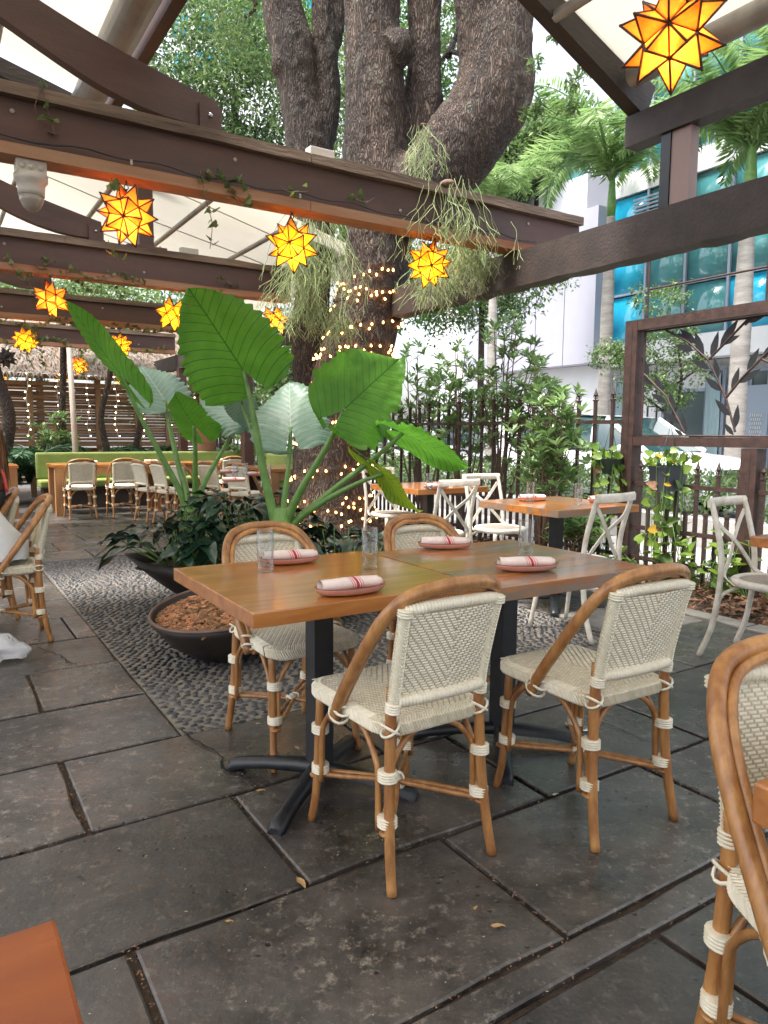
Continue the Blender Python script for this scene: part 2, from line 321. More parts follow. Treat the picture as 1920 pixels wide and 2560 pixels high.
# ---------------------------------------------------------------- mesh builder
class MB:
    def __init__(s): s.v = []; s.f = []
    def add(s, vs, fs):
        o = len(s.v); s.v += [tuple(p) for p in vs]; s.f += [tuple(i+o for i in f) for f in fs]; return s
    def box(s, x0, x1, y0, y1, z0, z1):
        return s.add([(x0, y0, z0), (x1, y0, z0), (x1, y1, z0), (x0, y1, z0), (x0, y0, z1), (x1, y0, z1), (x1, y1, z1), (x0, y1, z1)],
                     [(0, 3, 2, 1), (4, 5, 6, 7), (0, 1, 5, 4), (1, 2, 6, 5), (2, 3, 7, 6), (3, 0, 4, 7)])
    def bar(s, a, b, w_, h, up=(0, 0, 1)):
        a = Vector(a); b = Vector(b); t = (b-a).normalized(); up = Vector(up)
        x = t.cross(up)
        if x.length < 1e-4: x = t.cross(Vector((0, 1, 0)))
        x.normalize(); y = x.cross(t)
        vs = [p+x*sx*w_/2+y*sy*h/2 for p in (a, b) for sx, sy in ((-1, -1), (1, -1), (1, 1), (-1, 1))]
        return s.add(vs, [(0, 1, 2, 3), (7, 6, 5, 4), (0, 4, 5, 1), (1, 5, 6, 2), (2, 6, 7, 3), (3, 7, 4, 0)])
    def tube(s, pts, r, n=8, cap=True, sx=1.0, closed=False):
        pts = [Vector(p) for p in pts]; N = len(pts)
        rr = r if hasattr(r, '__len__') else [r]*N
        prev = None; o = len(s.v); vs = []
        for i, p in enumerate(pts):
            if closed: t = pts[(i+1) % N]-pts[i-1]
            else: t = pts[min(i+1, N-1)]-pts[max(i-1, 0)]
            if t.length < 1e-9: t = Vector((0, 0, 1))
            t.normalize()
            if prev is None:
                a = Vector((0, 0, 1)) if abs(t.z) < .9 else Vector((1, 0, 0))
                x = t.cross(a).normalized()
            else:
                x = prev-t*prev.dot(t)
                x = x.normalized() if x.length > 1e-6 else t.orthogonal().normalized()
            prev = x; y = t.cross(x)
            for k in range(n):
                a = 2*math.pi*k/n; vs.append(p+x*math.cos(a)*rr[i]*sx+y*math.sin(a)*rr[i])
        fs = []
        for i in range(N if closed else N-1):
            j = (i+1) % N
            for k in range(n): fs.append((i*n+k, i*n+(k+1) % n, j*n+(k+1) % n, j*n+k))
        if cap and not closed: fs += [tuple(range(n))[::-1], tuple((N-1)*n+k for k in range(n))]
        return s.add(vs, fs)
    def lathe(s, prof, n=24, c=(0, 0, 0), cap=True):
        vs = [(c[0]+r*math.cos(2*math.pi*k/n), c[1]+r*math.sin(2*math.pi*k/n), c[2]+z) for r, z in prof for k in range(n)]
        fs = [(i*n+k, i*n+(k+1) % n, (i+1)*n+(k+1) % n, (i+1)*n+k) for i in range(len(prof)-1) for k in range(n)]
        if cap:
            if prof[0][0] > 1e-6: fs.append(tuple(range(n))[::-1])
            if prof[-1][0] > 1e-6: fs.append(tuple((len(prof)-1)*n+k for k in range(n)))
        return s.add(vs, fs)
    def grid(s, rows):
        n = len(rows[0]); vs = [p for r in rows for p in r]
        return s.add(vs, [(i*n+k, i*n+k+1, (i+1)*n+k+1, (i+1)*n+k) for i in range(len(rows)-1) for k in range(n-1)])
    def sphere(s, c, r, n=10, m_=6, sc_=(1, 1, 1)):
        vs = [(c[0], c[1], c[2]-r*sc_[2])]
        for i in range(1, m_):
            a = -math.pi/2+math.pi*i/m_
            for k in range(n):
                b = 2*math.pi*k/n; vs.append((c[0]+r*sc_[0]*math.cos(a)*math.cos(b), c[1]+r*sc_[1]*math.cos(a)*math.sin(b), c[2]+r*sc_[2]*math.sin(a)))
        vs.append((c[0], c[1], c[2]+r*sc_[2])); e = len(vs)-1
        fs = [(0, 1+(k+1) % n, 1+k) for k in range(n)]
        for i in range(m_-2):
            for k in range(n): fs.append((1+i*n+k, 1+i*n+(k+1) % n, 1+(i+1)*n+(k+1) % n, 1+(i+1)*n+k))
        b0 = 1+(m_-2)*n; fs += [(b0+k, b0+(k+1) % n, e) for k in range(n)]
        return s.add(vs, fs)
    def mesh(s, name, mt, smooth=True):
        me = bpy.data.meshes.new(name); me.from_pydata(s.v, [], s.f); me.materials.append(mt)
        if smooth: me.shade_smooth()
        me.update(); return me
def bevel_box_mesh(name, mt, x0, x1, y0, y1, z0, z1, b=.006, seg=2):
    bm = bmesh.new(); bmesh.ops.create_cube(bm, size=1)
    for v_ in bm.verts: v_.co = Vector(((x0+x1)/2+v_.co.x*(x1-x0), (y0+y1)/2+v_.co.y*(y1-y0), (z0+z1)/2+v_.co.z*(z1-z0)))
    bmesh.ops.bevel(bm, geom=bm.edges[:], offset=b, segments=seg, affect='EDGES', profile=.6)
    me = bpy.data.meshes.new(name); bm.to_mesh(me); bm.free(); me.materials.append(mt); return me
def curve(pts, n=6):
    """Catmull-Rom through the points"""
    P = [Vector(p) for p in pts]; P = [P[0]*2-P[1]]+P+[P[-1]*2-P[-2]]; out = []
    for i in range(1, len(P)-2):
        for k in range(n):
            t = k/n; a, b, c, d = P[i-1:i+3]
            out.append(.5*((2*b)+(c-a)*t+(2*a-5*b+4*c-d)*t*t+(3*b-a-3*c+d)*t**3))
    return out+[P[-2]]
def link(name, me, parent=None, loc=None, rz=None):
    o = bpy.data.objects.new(name, me); C.objects.link(o)
    if parent: o.parent = parent
    if loc is not None: o.location = loc
    if rz is not None: o.rotation_euler = (0, 0, rz)
    return o
def part(name, mb, mt, parent, smooth=True, kind=None, label=None):
    o = link(name, mb.mesh(name, mt, smooth) if isinstance(mb, MB) else mb, parent)
    if kind: o['kind'] = kind
    if label: o['label'] = label
    return o
def tag(o, label, cat, group=None, kind=None):
    if label: o['label'] = label
    if cat: o['category'] = cat
    if group: o['group'] = group
    if kind: o['kind'] = kind
    return o
def thing(name, label, cat, loc=(0, 0, 0), rz=None, group=None):
    o = link(name, None, None, loc, GROT if rz is None else rz); return tag(o, label, cat, group)
def struct(name, mb, mt, smooth=False, rz=None, parent=None):
    o = link(name, mb.mesh(name, mt, smooth) if isinstance(mb, MB) else mb, parent, None, GROT if rz is None else rz); o['kind'] = 'structure'; return o
def single(name, mb, mt, label, cat, group=None, loc=(0, 0, 0), rz=0, smooth=True, kind=None):
    o = link(name, mb.mesh(name, mt, smooth) if isinstance(mb, MB) else mb, None, loc, rz); return tag(o, label, cat, group, kind)
def copy_tree(o, parent=None, loc=None, rz=None, label=None):
    c = o.copy(); C.objects.link(c); c.parent = parent
    for ch in o.children: copy_tree(ch, c)
    if loc is not None: c.location = loc
    if rz is not None: c.rotation_euler = (0, 0, rz)
    if label: c['label'] = label
    return c
def np_leaves(name, P, D, Nn, ln, wd, mt, fold=.25):
    """leaf blades: base P, direction D, normal Nn (n,3) ; each 4 verts 2 tris"""
    n = len(P); D = D/np.linalg.norm(D, axis=1)[:, None]; S = np.cross(D, Nn); S /= (np.linalg.norm(S, axis=1)[:, None]+1e-9); Nn = np.cross(S, D)
    ln = np.broadcast_to(np.asarray(ln, float), (n,))[:, None]; wd = np.broadcast_to(np.asarray(wd, float), (n,))[:, None]
    v = np.empty((n, 4, 3)); v[:, 0] = P; v[:, 2] = P+D*ln; mid = P+D*ln*.5
    v[:, 1] = mid+S*wd/2+Nn*wd*fold; v[:, 3] = mid-S*wd/2+Nn*wd*fold
    me = bpy.data.meshes.new(name); me.vertices.add(n*4); me.vertices.foreach_set('co', v.ravel())
    idx = np.arange(n)[:, None]*4+np.array([0, 1, 2, 0, 2, 3]); me.loops.add(n*6); me.loops.foreach_set('vertex_index', idx.ravel().astype(np.int32))
    me.polygons.add(n*2); me.polygons.foreach_set('loop_start', np.arange(n*2, dtype=np.int32)*3)
    me.materials.append(mt); me.update(calc_edges=True); me.validate(); return me
nr = np.random.RandomState(3)
def rdir(n):
    a = nr.normal(size=(n, 3)); return a/np.linalg.norm(a, axis=1)[:, None]
def cloud_leaves(name, blobs, n, ln, wd, mt, shell=.45):
    """blobs: (x,y,z,rx,ry,rz) ellipsoids; leaves near their shells with clumping"""
    B = np.array(blobs, float); vol = (B[:, 3]*B[:, 4]*B[:, 5])**.67; ix = nr.choice(len(B), n, p=vol/vol.sum())
    nc = max(8, n//40); cd = rdir(nc); cr = shell+(1-shell)*nr.rand(nc)**.5; cix = nr.choice(len(B), nc, p=vol/vol.sum())
    cc = B[cix, :3]+cd*cr[:, None]*B[cix, 3:]*(1+.12*nr.normal(size=(nc, 1)))
    pick = nr.randint(0, nc, n); spread = np.minimum(B[cix, 3:], B[cix, 3:].mean())[pick]*.16
    P = cc[pick]+nr.normal(size=(n, 3))*spread
    D = rdir(n)+np.array([0, 0, -.25]); N_ = rdir(n)*.7+np.array([0, 0, 1.0])
    return np_leaves(name, P, D, N_, ln*(.6+.8*nr.rand(n)), wd*(.7+.6*nr.rand(n)), mt)
# ================================================================ GROUND
gm = MB(); gm.box(-120, 160, -60, 200, -.6, -.16); struct('ground', gm, asphalt, rz=0)
PBU0, PBU1, PBV0, PBV1 = .84, 3.60, 2.86, 7.45
b = MB(); b.box(-9, 4.42, -3, 17.5, -.15, -.016); bed = struct('paver_bed', b, soil)
b = MB(); b.box(4.42, 5.75, -3, 17.5, -.15, -.045); struct('planting_bed_soil', b, soil)
b = MB(); b.box(5.75, 7.35, -4, 26, -.15, -.03); side = struct('sidewalk', b, concrete)
b = MB(); b.box(7.35, 7.55, -4, 26, -.15, .30); b.box(7.55, 8.9, -4, 26, -.15, .16); b.box(8.9, 9.05, -4, 26, -.15, -.02); struct('kerb', b, concrete)
b = MB(); b.box(9.05, 16.4, -20, 60, -.2, -.13); struct('road', b, asphalt)
b = MB(); b.box(16.4, 19.85, -20, 60, -.2, .02); struct('far_sidewalk', b, concrete)
patio = link('patio_paving', None, None, (0, 0, 0), GROT); patio['kind'] = 'structure'
def paver(u0, u1, v0, v1, mt=paverm):
    gp = .0085; dz = rnd.uniform(-.003, .002)
    bm = bmesh.new(); n1 = max(2, int((u1-u0)/.18)); n2 = max(2, int((v1-v0)/.18))
    x0, x1, y0, y1 = u0+gp*rnd.uniform(.35, 1.0), u1-gp*rnd.uniform(.35, 1.0), v0+gp*rnd.uniform(.35, 1), v1-gp*rnd.uniform(.35, 1)
    # outline with chipped, slightly wandering edges, then an inset lip
    out = []
    for k in range(n1): out.append((x0+(x1-x0)*k/n1, y0))
    for k in range(n2): out.append((x1, y0+(y1-y0)*k/n2))
    for k in range(n1): out.append((x1-(x1-x0)*k/n1, y1))
    for k in range(n2): out.append((x0, y1-(y1-y0)*k/n2))
    cx_, cy_ = (x0+x1)/2, (y0+y1)/2
    ch = lambda: rnd.uniform(0, .004) if rnd.random() < .86 else rnd.uniform(.006, .014)
    out = [(x-math.copysign(ch(), x-cx_), y-math.copysign(ch(), y-cy_)) for x, y in out]
    N = len(out); vs = [(x, y, -.03) for x, y in out]+[(x, y, dz-.004) for x, y in out]
    vs += [(x-math.copysign(.006, x-cx_), y-math.copysign(.006, y-cy_), dz) for x, y in out]
    fs = [(i, (i+1) % N, N+(i+1) % N, N+i) for i in range(N)]+[(N+i, N+(i+1) % N, 2*N+(i+1) % N, 2*N+i) for i in range(N)]+[tuple(2*N+i for i in range(N))]
    mb = MB().add(vs, fs); part('paver', mb, mt, patio, smooth=False)
def row(v0, v1, joints, mt=paverm):
    for a, c in zip(joints[:-1], joints[1:]): paver(a, c, v0, v1, mt)
row(-.6, .0, [-1.6, -.5, .5, 1.5, 2.6, 3.6]); row(.0, .52, [-1.2, .1, .95, 2.0, 3.0, 4.0])
row(.52, 1.05, [-1.5, -.4, .68, 1.49, 2.5, 3.5, 4.4]); row(1.05, 1.15, [-1.5, .2, 1.9, 3.3, 4.4])
row(1.15, 1.68, [-2.6, -1.3, -.55, .355, 1.285, 2.22, 3.3, 4.4])
row(1.68, 2.27, [-3.2, -1.9, -.75, .83, 1.75, 2.65, 3.6, 4.4])
row(2.27, 2.85, [-3.4, -2.3, -1.1, .37, 1.46, 2.5, 3.45, 4.4])
row(2.85, 3.41, [-3.6, -2.4, -.95, .835]); row(3.41, 3.99, [-4.0, -3.0, -1.4, .385, .835]); row(3.99, 4.55, [-4, -2.8, -1.2, -.1, .835])
vv = 4.55
while vv < 7.4:
    j = [-4.2]; x = -4.2
    while x < .3: x += rnd.uniform(.8, 1.2); j.append(min(x, .835))
    if j[-1] < .835: j.append(.835)
    row(vv, min(vv+.58, PBV1), j); vv += .58
vv = PBV1
while vv < 12.6:
    j = [-5.0]; x = -5
    while x < 4.4: x += rnd.uniform(.85, 1.3); j.append(min(x, 4.4))
    row(vv, vv+.6, j); vv += .6
vv = 2.85
while vv < PBV1-.1:
    row(vv, min(vv+.62, PBV1), [3.61, 4.05+rnd.uniform(-.1, .1), 4.4], paverm if rnd.random() < .5 else paverpale); vv += .62
row(-1.2, 1.5, [4.42, 4.62], paverpale); row(1.5, 2.6, [4.42, 4.62], paverpale); row(2.6, 3.9, [4.42, 4.60], paverpale); row(3.9, 5.4, [4.42, 4.58], paverpale)
# cracks across a few slabs
crkm = mat('crack_dark', (.006, .005, .005), .95)  # even near-black for the flat ribbons laid along the crack lines
def crack(pts, w_=.005):
    P = [atZ(a, b_) for a, b_ in pts]; cur = curve(P, 5); L, R_ = [], []
    for i, p in enumerate(cur):
        t_ = (cur[min(i+1, len(cur)-1)]-cur[max(i-1, 0)]).normalized(); s_ = Vector((-t_.y, t_.x, 0)); q = p+s_*rnd.uniform(-.006, .006); ww = w_*rnd.uniform(.3, 1)
        L.append(GI @ (q-s_*ww/2+Vector((0, 0, .0035)))); R_.append(GI @ (q+s_*ww/2+Vector((0, 0, .0035))))
    part('crack', MB().grid([L, R_]), crkm, patio, False)
GI = Matrix.Rotation(-GROT, 3, 'Z')
crack([(452, 1824), (480, 1846), (520, 1870), (553, 1892), (556, 1918), (575, 1930)], .012); crack([(95, 1620), (150, 1640), (170, 1655), (192, 1662)], .008); crack([(1490, 1800), (1560, 1830), (1640, 1865)], .006)
# grit swept into the joints
gr_ = []
for v0 in (1.68, 2.27, 2.85, 1.15, 3.41, 3.99, 1.05):
    for _ in range(170): gr_.append((rnd.uniform(-1.6, 4.3), v0+rnd.gauss(0, .006), .002))
for u0, va, vb in ((.37, 2.27, 2.85), (.83, 1.68, 2.27), (1.75, 1.68, 2.27), (.355, 1.15, 1.68), (1.285, 1.15, 1.68), (2.22, 1.15, 1.68), (.385, 3.41, 3.99), (1.46, 2.27, 2.85)):
    for _ in range(45): gr_.append((u0+rnd.gauss(0, .006), rnd.uniform(va, vb), .002))
n = len(gr_)
part('grit', np_leaves('grit', np.array(gr_), rdir(n)*np.array([1, 1, .2]), np.tile([0, 0, 1.], (n, 1)), .006+.010*nr.rand(n)**2, .005, leafbrown, .2), None, patio, kind='stuff')
# pebble mosaic
b = MB(); b.box(PBU0, PBU1, PBV0, PBV1, -.03, -.010); mosaic = struct('pebble_mosaic', b, mortar)
TC = atY(832, 1376, 7.6); TCu, TCv, _ = uv(TC)
peb = MB(); n6 = 8
peb.add([(0, 0, 1)]+[(.72*math.cos(2*math.pi*k/n6), .72*math.sin(2*math.pi*k/n6), .72) for k in range(n6)]+[(math.cos(2*math.pi*k/n6), math.sin(2*math.pi*k/n6), 0) for k in range(n6)],
        [(0, 1+k, 1+(k+1) % n6) for k in range(n6)]+[(1+k, 1+n6+k, 1+n6+(k+1) % n6, 1+(k+1) % n6) for k in range(n6)])
pebme = peb.mesh('pebble', pebblem)
spots = []
v_ = PBV0+.016; ri = 0
while v_ < PBV1-.01:
    u_ = PBU0+.022+(ri % 2)*.024
    while u_ < PBU1-.02:
        uu, vv = u_+rnd.uniform(-.008, .008), v_+rnd.uniform(-.006, .006)+.012*math.sin(u_*5.1)
        if (uu-TCu)**2+(vv-TCv)**2 > .95**2: spots.append((uu, vv))
        u_ += rnd.uniform(.046, .056)
    v_ += .0335; ri += 1
spots.sort(key=lambda p: g(*p).length)
PV_, PF_ = [], []
base = np.array(peb.v)
for i, (uu, vv) in enumerate(spots):
    a = rnd.gauss(0, .38)+.6*math.sin(uu*2.1+vv*1.3); sx, sy, sz = rnd.uniform(.0150, .0255), rnd.uniform(.0100, .0155), rnd.uniform(.007, .012)
    if i < 300:
        o = link('pebble', pebme, mosaic, (uu, vv, -.0105)); o.rotation_euler = (rnd.uniform(-.1, .1), rnd.uniform(-.1, .1), a); o.scale = (sx, sy, sz)
    else:
        q = base*np.array([sx, sy, sz]); ca, sa = math.cos(a), math.sin(a)
        x = q[:, 0]*ca-q[:, 1]*sa+uu; y = q[:, 0]*sa+q[:, 1]*ca+vv; o = len(PV_)*len(base)
        PV_.append(np.stack([x, y, q[:, 2]-.0105], 1)); PF_ += [tuple(o+k for k in f) for f in peb.f]
me = bpy.data.meshes.new('pebbles'); me.from_pydata(np.concatenate(PV_).tolist(), [], PF_); me.materials.append(pebblem); me.shade_smooth()
part('pebbles', me, None, mosaic, kind='stuff')
# tree bed
b = MB(); b.lathe([(0, .03), (.5, .035), (.88, .01), (.95, -.02)], 40, (TCu, TCv, 0), cap=False); struct('tree_bed', b, soil, True)
def chips(name, centers, n, size, mt, zf):
    P = np.array(centers); D = rdir(n)*np.array([1, 1, .35]); N_ = rdir(n)*.6+np.array([0, 0, 1])
    return np_leaves(name, P, D, N_, size*(.6+.9*nr.rand(n)), size*.6*(.6+.6*nr.rand(n)), mt, .35)
n = 2600; rr_ = .95*np.sqrt(nr.rand(n)); aa = nr.rand(n)*6.283
tag(link('bark_mulch', chips('bark_mulch', np.stack([TCu+rr_*np.cos(aa), TCv+rr_*np.sin(aa), .035+.02*nr.rand(n)], 1), n, .05, leafbrown, 0), None, None, GROT), 'brown bark mulch round the foot of the big tree', 'mulch', kind='stuff')
n = 5200; uu = 4.62+1.1*nr.rand(n); vv = -1+11*nr.rand(n)
tag(link('leaf_litter', chips('leaf_litter', np.stack([uu, vv, -.04+.045*nr.rand(n)], 1), n, .075, leafbrown, 0), None, None, GROT), 'dry brown leaf litter along the foot of the fence', 'leaf litter', kind='stuff')

# ================================================================ BUILDINGS ACROSS THE STREET
FU = 20.0
bld = thing('office_building', 'office block with turquoise glass curtain wall and white ground floor across the street', 'building', (0, 0, 0))
def bpart(name, x0, x1, y0, y1, z0, z1, mt, parent=bld): return part(name, MB().box(x0, x1, y0, y1, z0, z1), mt, parent, False)
bpart('core_wall', FU+.25, FU+9, 2, 17.25, 3.9, 19.5, greyplastic)
bpart('fascia', FU-.35, FU+.25, 2, 17.3, 3.55, 4.25, whitewall)
bpart('ground_floor_wall', FU+.6, FU+8.5, 1, 21.8, 0, 3.56, whitewall)
pane = MB().box(-.02, .02, -.68, .68, -.76, .76)
pmb = pane.mesh('pane', blueglass); pmt = pane.mesh('pane', tealglass); NC = 10; vs0 = 17.2; CW = 1.45
z = 5.05; rowi = 0
while z < 18.5:
    band = rowi % 3 == 2
    for c in range(NC):
        blue = (rowi % 3 == 0 and rnd.random() < .8) or rnd.random() < .22 or c == 0
        o = link('pane', pmb if blue else pmt, bld, (FU+.06, vs0-.75-c*CW, z)); o.rotation_euler = (rnd.uniform(-.004, .004), 0, rnd.uniform(-.01, .01))
    z += 1.6; rowi += 1
    if band:
        bpart('floor_band', FU-.05, FU+.24, 2, 17.3, z-.78, z-.1, whitewall); z += .72
for c in range(NC+1): bpart('mullion', FU-.04, FU+.10, vs0-c*CW-.06, vs0-c*CW+.02, 4.26, 19, mullion)
z = 4.28
for k in range(9):
    bpart('transom', FU-.02, FU+.09, 2.9, 17.2, z-.035, z+.035, mullion); z += 1.6 if k % 3 != 2 else 2.32
lv = MB()
for k in range(11): lv.box(FU-.06, FU-.03, 15.0, 16.3, 7.6+k*.12, 7.66+k*.12)
part('louvre', lv, mullion, bld, False)
def vat(px): return atU(px, 1000, FU).dot(V)
for a, c, z1, mt in [(1440, 1492, 2.9, darkglass), (1520, 1560, 3.2, darkglass), (1636, 1742, 2.7, darkglass), (1742, 1785, 3.3, darkglass), (1800, 1846, 3.0, tealglass), (1850, 1898, 3.2, darkglass), (1902, 1960, 3.3, tealglass)]:
    v1, v0 = vat(a), vat(c); f = bpart('window', FU+.50, FU+.57, v0, v1, .05, z1, mt)
    for q in (v0, v1): bpart('frame', FU+.44, FU+.52, q-.05, q+.05, .05, z1, mullion, f)
    bpart('frame', FU+.44, FU+.52, v0+.05, v1-.05, z1-.1, z1, mullion, f)
for a, c in [(1524, 1550), (1746, 1782)]:
    v1, v0 = vat(a), vat(c); rows = []
    for k in range(25): y = v0+(v1-v0)*k/24; rows.append([(FU+.34+.05*math.sin(k*1.9), y, .1), (FU+.36+.04*math.sin(k*1.7+1), y*.97+(v0+v1)*.015, 1.6), (FU+.34+.03*math.sin(k*1.9), y, 3.1)])
    part('curtain', MB().grid(rows), curtainm, bld)
v1, v0 = vat(1858), vat(1890); dd = bpart('door', FU+.38, FU+.43, v0-.15, v1+.15, .05, 2.7, mullion)
for r_ in range(13):
    for c in range(6):
        w_ = (v1-v0)/6; off = .5*w_ if r_ % 2 else 0
        if off and c == 5: continue
        bpart('tile', FU+.355, FU+.378, v0+c*w_+off+.02, v0+(c+1)*w_+off-.02, .35+r_*.12, .44+r_*.12, brickw, dd)
v1 = vat(1606); fr = MB()
for y0, y1, z0, z1 in [(v1-.35, v1-.3, 1.5, 2.2), (v1, v1+.05, 1.5, 2.2), (v1-.3, v1, 1.5, 1.55), (v1-.3, v1, 2.15, 2.2)]: fr.box(FU+.30, FU+.34, y0, y1, z0, z1)
part('menu_frame', fr, black, bld, False)
gb = thing('panelled_building', 'windowless block clad in tall grey metal panels behind the left palm trunk', 'building')
for i in range(4): part('panel', MB().box(FU-.5, FU+6, 17.35+i*1.42, 17.35+(i+1)*1.42-.03, 3.7, 8.9), greypanel, gb, False)
part('base_wall', MB().box(FU+.1, FU+6, 17.35, 23.0, .02, 3.69), whitewall, gb, False)
part('side_panel', MB().box(FU+.4, FU+6, 23.04, 25.5, 0.02, 8.7), greypanel, gb, False)
# tower far behind on the left
tw = thing('apartment_tower', 'white apartment tower with pale blue windows rising behind the tree foliage', 'building', (-13, 75, 0), RAD(-12))
part('wall', MB().box(-9, 9, 0, 12, 0, 62), whitewall, tw, False)
wm = MB().box(-.8, .8, -.12, .0, -.9, .9).mesh('window', blueglass); wfm = MB().box(-.04, .04, -.2, -.13, -.9, .9).mesh('frame', whitewall)
for r_ in range(7):
    for c in range(7):
        o = link('window', wm, tw, (-7.8+c*2.6, 0, 38+r_*3.4)); link('frame', wfm, o)
part('balcony_slab', MB().box(-9.5, 9.5, -.9, 0, 45.0, 45.3).box(-9.5, 9.5, -.9, 0, 51.8, 52.1), whitewall, tw, False)
tr = thing('terrace_building', 'low white building with a glass balustrade round its roof terrace', 'building', (0, 0, 0), GROT)
a = atU(1250, 560, 24); c = atU(1420, 470, 24)
part('wall', MB().box(24, 30, 22, 33, 0, 12.1), whitewall, tr, False)
for k in range(7): part('balustrade_pane', MB().box(24.05, 24.1, 22.1+k*1.55, 23.5+k*1.55, 12.12, 13.1), tealglass, tr, False)
part('handrail', MB().box(24.0, 24.14, 22, 33, 13.12, 13.2), mullion, tr, False)

# ================================================================ TREES
def tree(name, label, blobs, n, ln, wd, mt, trunk=None, group=None, mt2=None, cat='tree'):
    t = thing(name, label, cat, (0, 0, 0), 0, group)
    part('crown', cloud_leaves('crown', blobs, n, ln, wd, mt), None, t)
    if mt2: part('crown', cloud_leaves('crown', blobs, n//2, ln, wd, mt2), None, t)
    if trunk:
        for pts, r in trunk: part('trunk' if r is trunk[0][1] else 'branch', MB().tube(curve(pts, 4), np.linspace(r[0], r[1], (len(pts)-1)*4+1), 8), barkm, t)
    return t
def blob(px, py, y, rx, rz, ry=None): p = atY(px, py, y); return (p.x, p.y, p.z, rx, ry or rx, rz)
def gp(px, y): p = atY(px, 1000, y); return Vector((p.x, p.y, 0))
tree('oak_tree', 'dark round-headed tree beyond the white terrace, right of the big forked trunk', [blob(1370, 370, 34, 1.9, 1.7), blob(1290, 430, 34, 1.6, 1.5), blob(1420, 330, 34, 1.6, 1.3), blob(1240, 500, 34, 1.4, 1.5)], 16000, .26, .12, leafmid, [([gp(1320, 34), gp(1325, 34)+Vector((0, 0, 6)), gp(1330, 34)+Vector((0, 0, 12))], (.3, .15))])
Lb = [blob(470, 200, 15, 1.3, 1.2), blob(560, 120, 15, 1.1, .9), blob(640, 260, 15.5, 1.2, 1.3), blob(520, 330, 15, 1.3, 1.0), blob(830, 300, 16, 1.0, 1.4), blob(440, 80, 16, 1.2, 1.0), blob(700, 380, 16, 1.3, .9)]
tree('leafy_tree', 'tree with fine mid-green leaves filling the gap left of the forked trunk', Lb, 9500, .13, .05, leafmid, [([gp(560, 15.5), gp(570, 15.5)+Vector((0, 0, 4)), gp(600, 15.5)+Vector((0, 0, 8))], (.16, .08))], mt2=leafdeep)
tree('leafy_tree', 'yellow-green sunlit tree behind the narrow left trunk', [blob(880, 120, 20, 1.5, 2.2), blob(690, 90, 20, 1.6, 1.5), blob(620, 30, 19, 1.6, 1.4), blob(860, 420, 20, 1.3, 1.6), blob(1150, 120, 20, 1.6, 1.8), blob(1040, 160, 20, .9, 2.6), blob(900, 590, 19, 1.5, 1.2)], 17000, .15, .07, leaflight, [([gp(850, 20), gp(860, 20)+Vector((0, 0, 5)), gp(870, 20)+Vector((0, 0, 10))], (.15, .08))])
tree('leafy_tree', 'pale green tree standing beyond the fence under the slanting dark beam', [blob(1180, 730, 19, 1.5, 1.0), blob(1300, 720, 19, 1.0, .9), blob(1100, 690, 18, 1.3, .8), blob(1010, 740, 18, 1.2, .9), blob(1230, 620, 19, 1.0, .8)], 12000, .14, .06, leaflight, [([gp(1200, 19), gp(1200, 19)+Vector((0, 0, 4)), gp(1190, 19)+Vector((0, 0, 7))], (.1, .05))])
tree('leafy_tree', 'bushy green tree seen far off between the pergola and the oak trunk', [blob(700, 880, 20, 1.4, 1.1), blob(660, 940, 20, 1.5, 1.0), blob(760, 930, 20, 1.1, 1.2), blob(560, 960, 22, 2.2, 1.5), blob(430, 960, 22, 2, 1.2)], 12000, .16, .07, leafmid, [([gp(690, 20), gp(690, 20)+Vector((0, 0, 2)), gp(690, 20)+Vector((0, 0, 3.4))], (.09, .05))])
tree('leafy_tree', 'trees of pale foliage glimpsed through the gap under the far left canopy', [blob(60, 790, 26, 4, 1.6), blob(330, 800, 26, 3.5, 1.5), blob(-150, 760, 26, 4, 2.5)], 12000, .25, .11, leafmid, [([gp(100, 26), gp(100, 26)+Vector((0, 0, 3)), gp(100, 26)+Vector((0, 0, 5))], (.15, .1))])
st = [blob(1530, 900, 17, .55, .35), blob(1600, 930, 16.5, .7, .5), blob(1660, 850, 16.5, .7, .45), blob(1700, 930, 16.5, .6, .55), blob(1640, 990, 16.5, .8, .4), blob(1560, 870, 17, .5, .3), blob(1740, 880, 16.5, .4, .3), blob(1650, 740, 16.5, .6, .4)]
base = gp(1690, 16.5)
tree('street_tree', 'slender street tree with small pale leaves in front of the turquoise glass', st, 6500, .085, .045, leafmid, [([base, base+Vector((-.1, 0, 1.3)), base+Vector((.1, 0, 2.6)), base+Vector((-.3, 0, 4))], (.06, .02)), ([base+Vector((0, 0, 2.4)), base+Vector((.5, 0, 2.7)), base+Vector((1.0, .1, 2.5))], (.025, .01)), ([base+Vector((-.05, 0, 1.6)), base+Vector((-.7, 0, 2.1)), base+Vector((-1.4, .1, 2.5))], (.025, .01))])

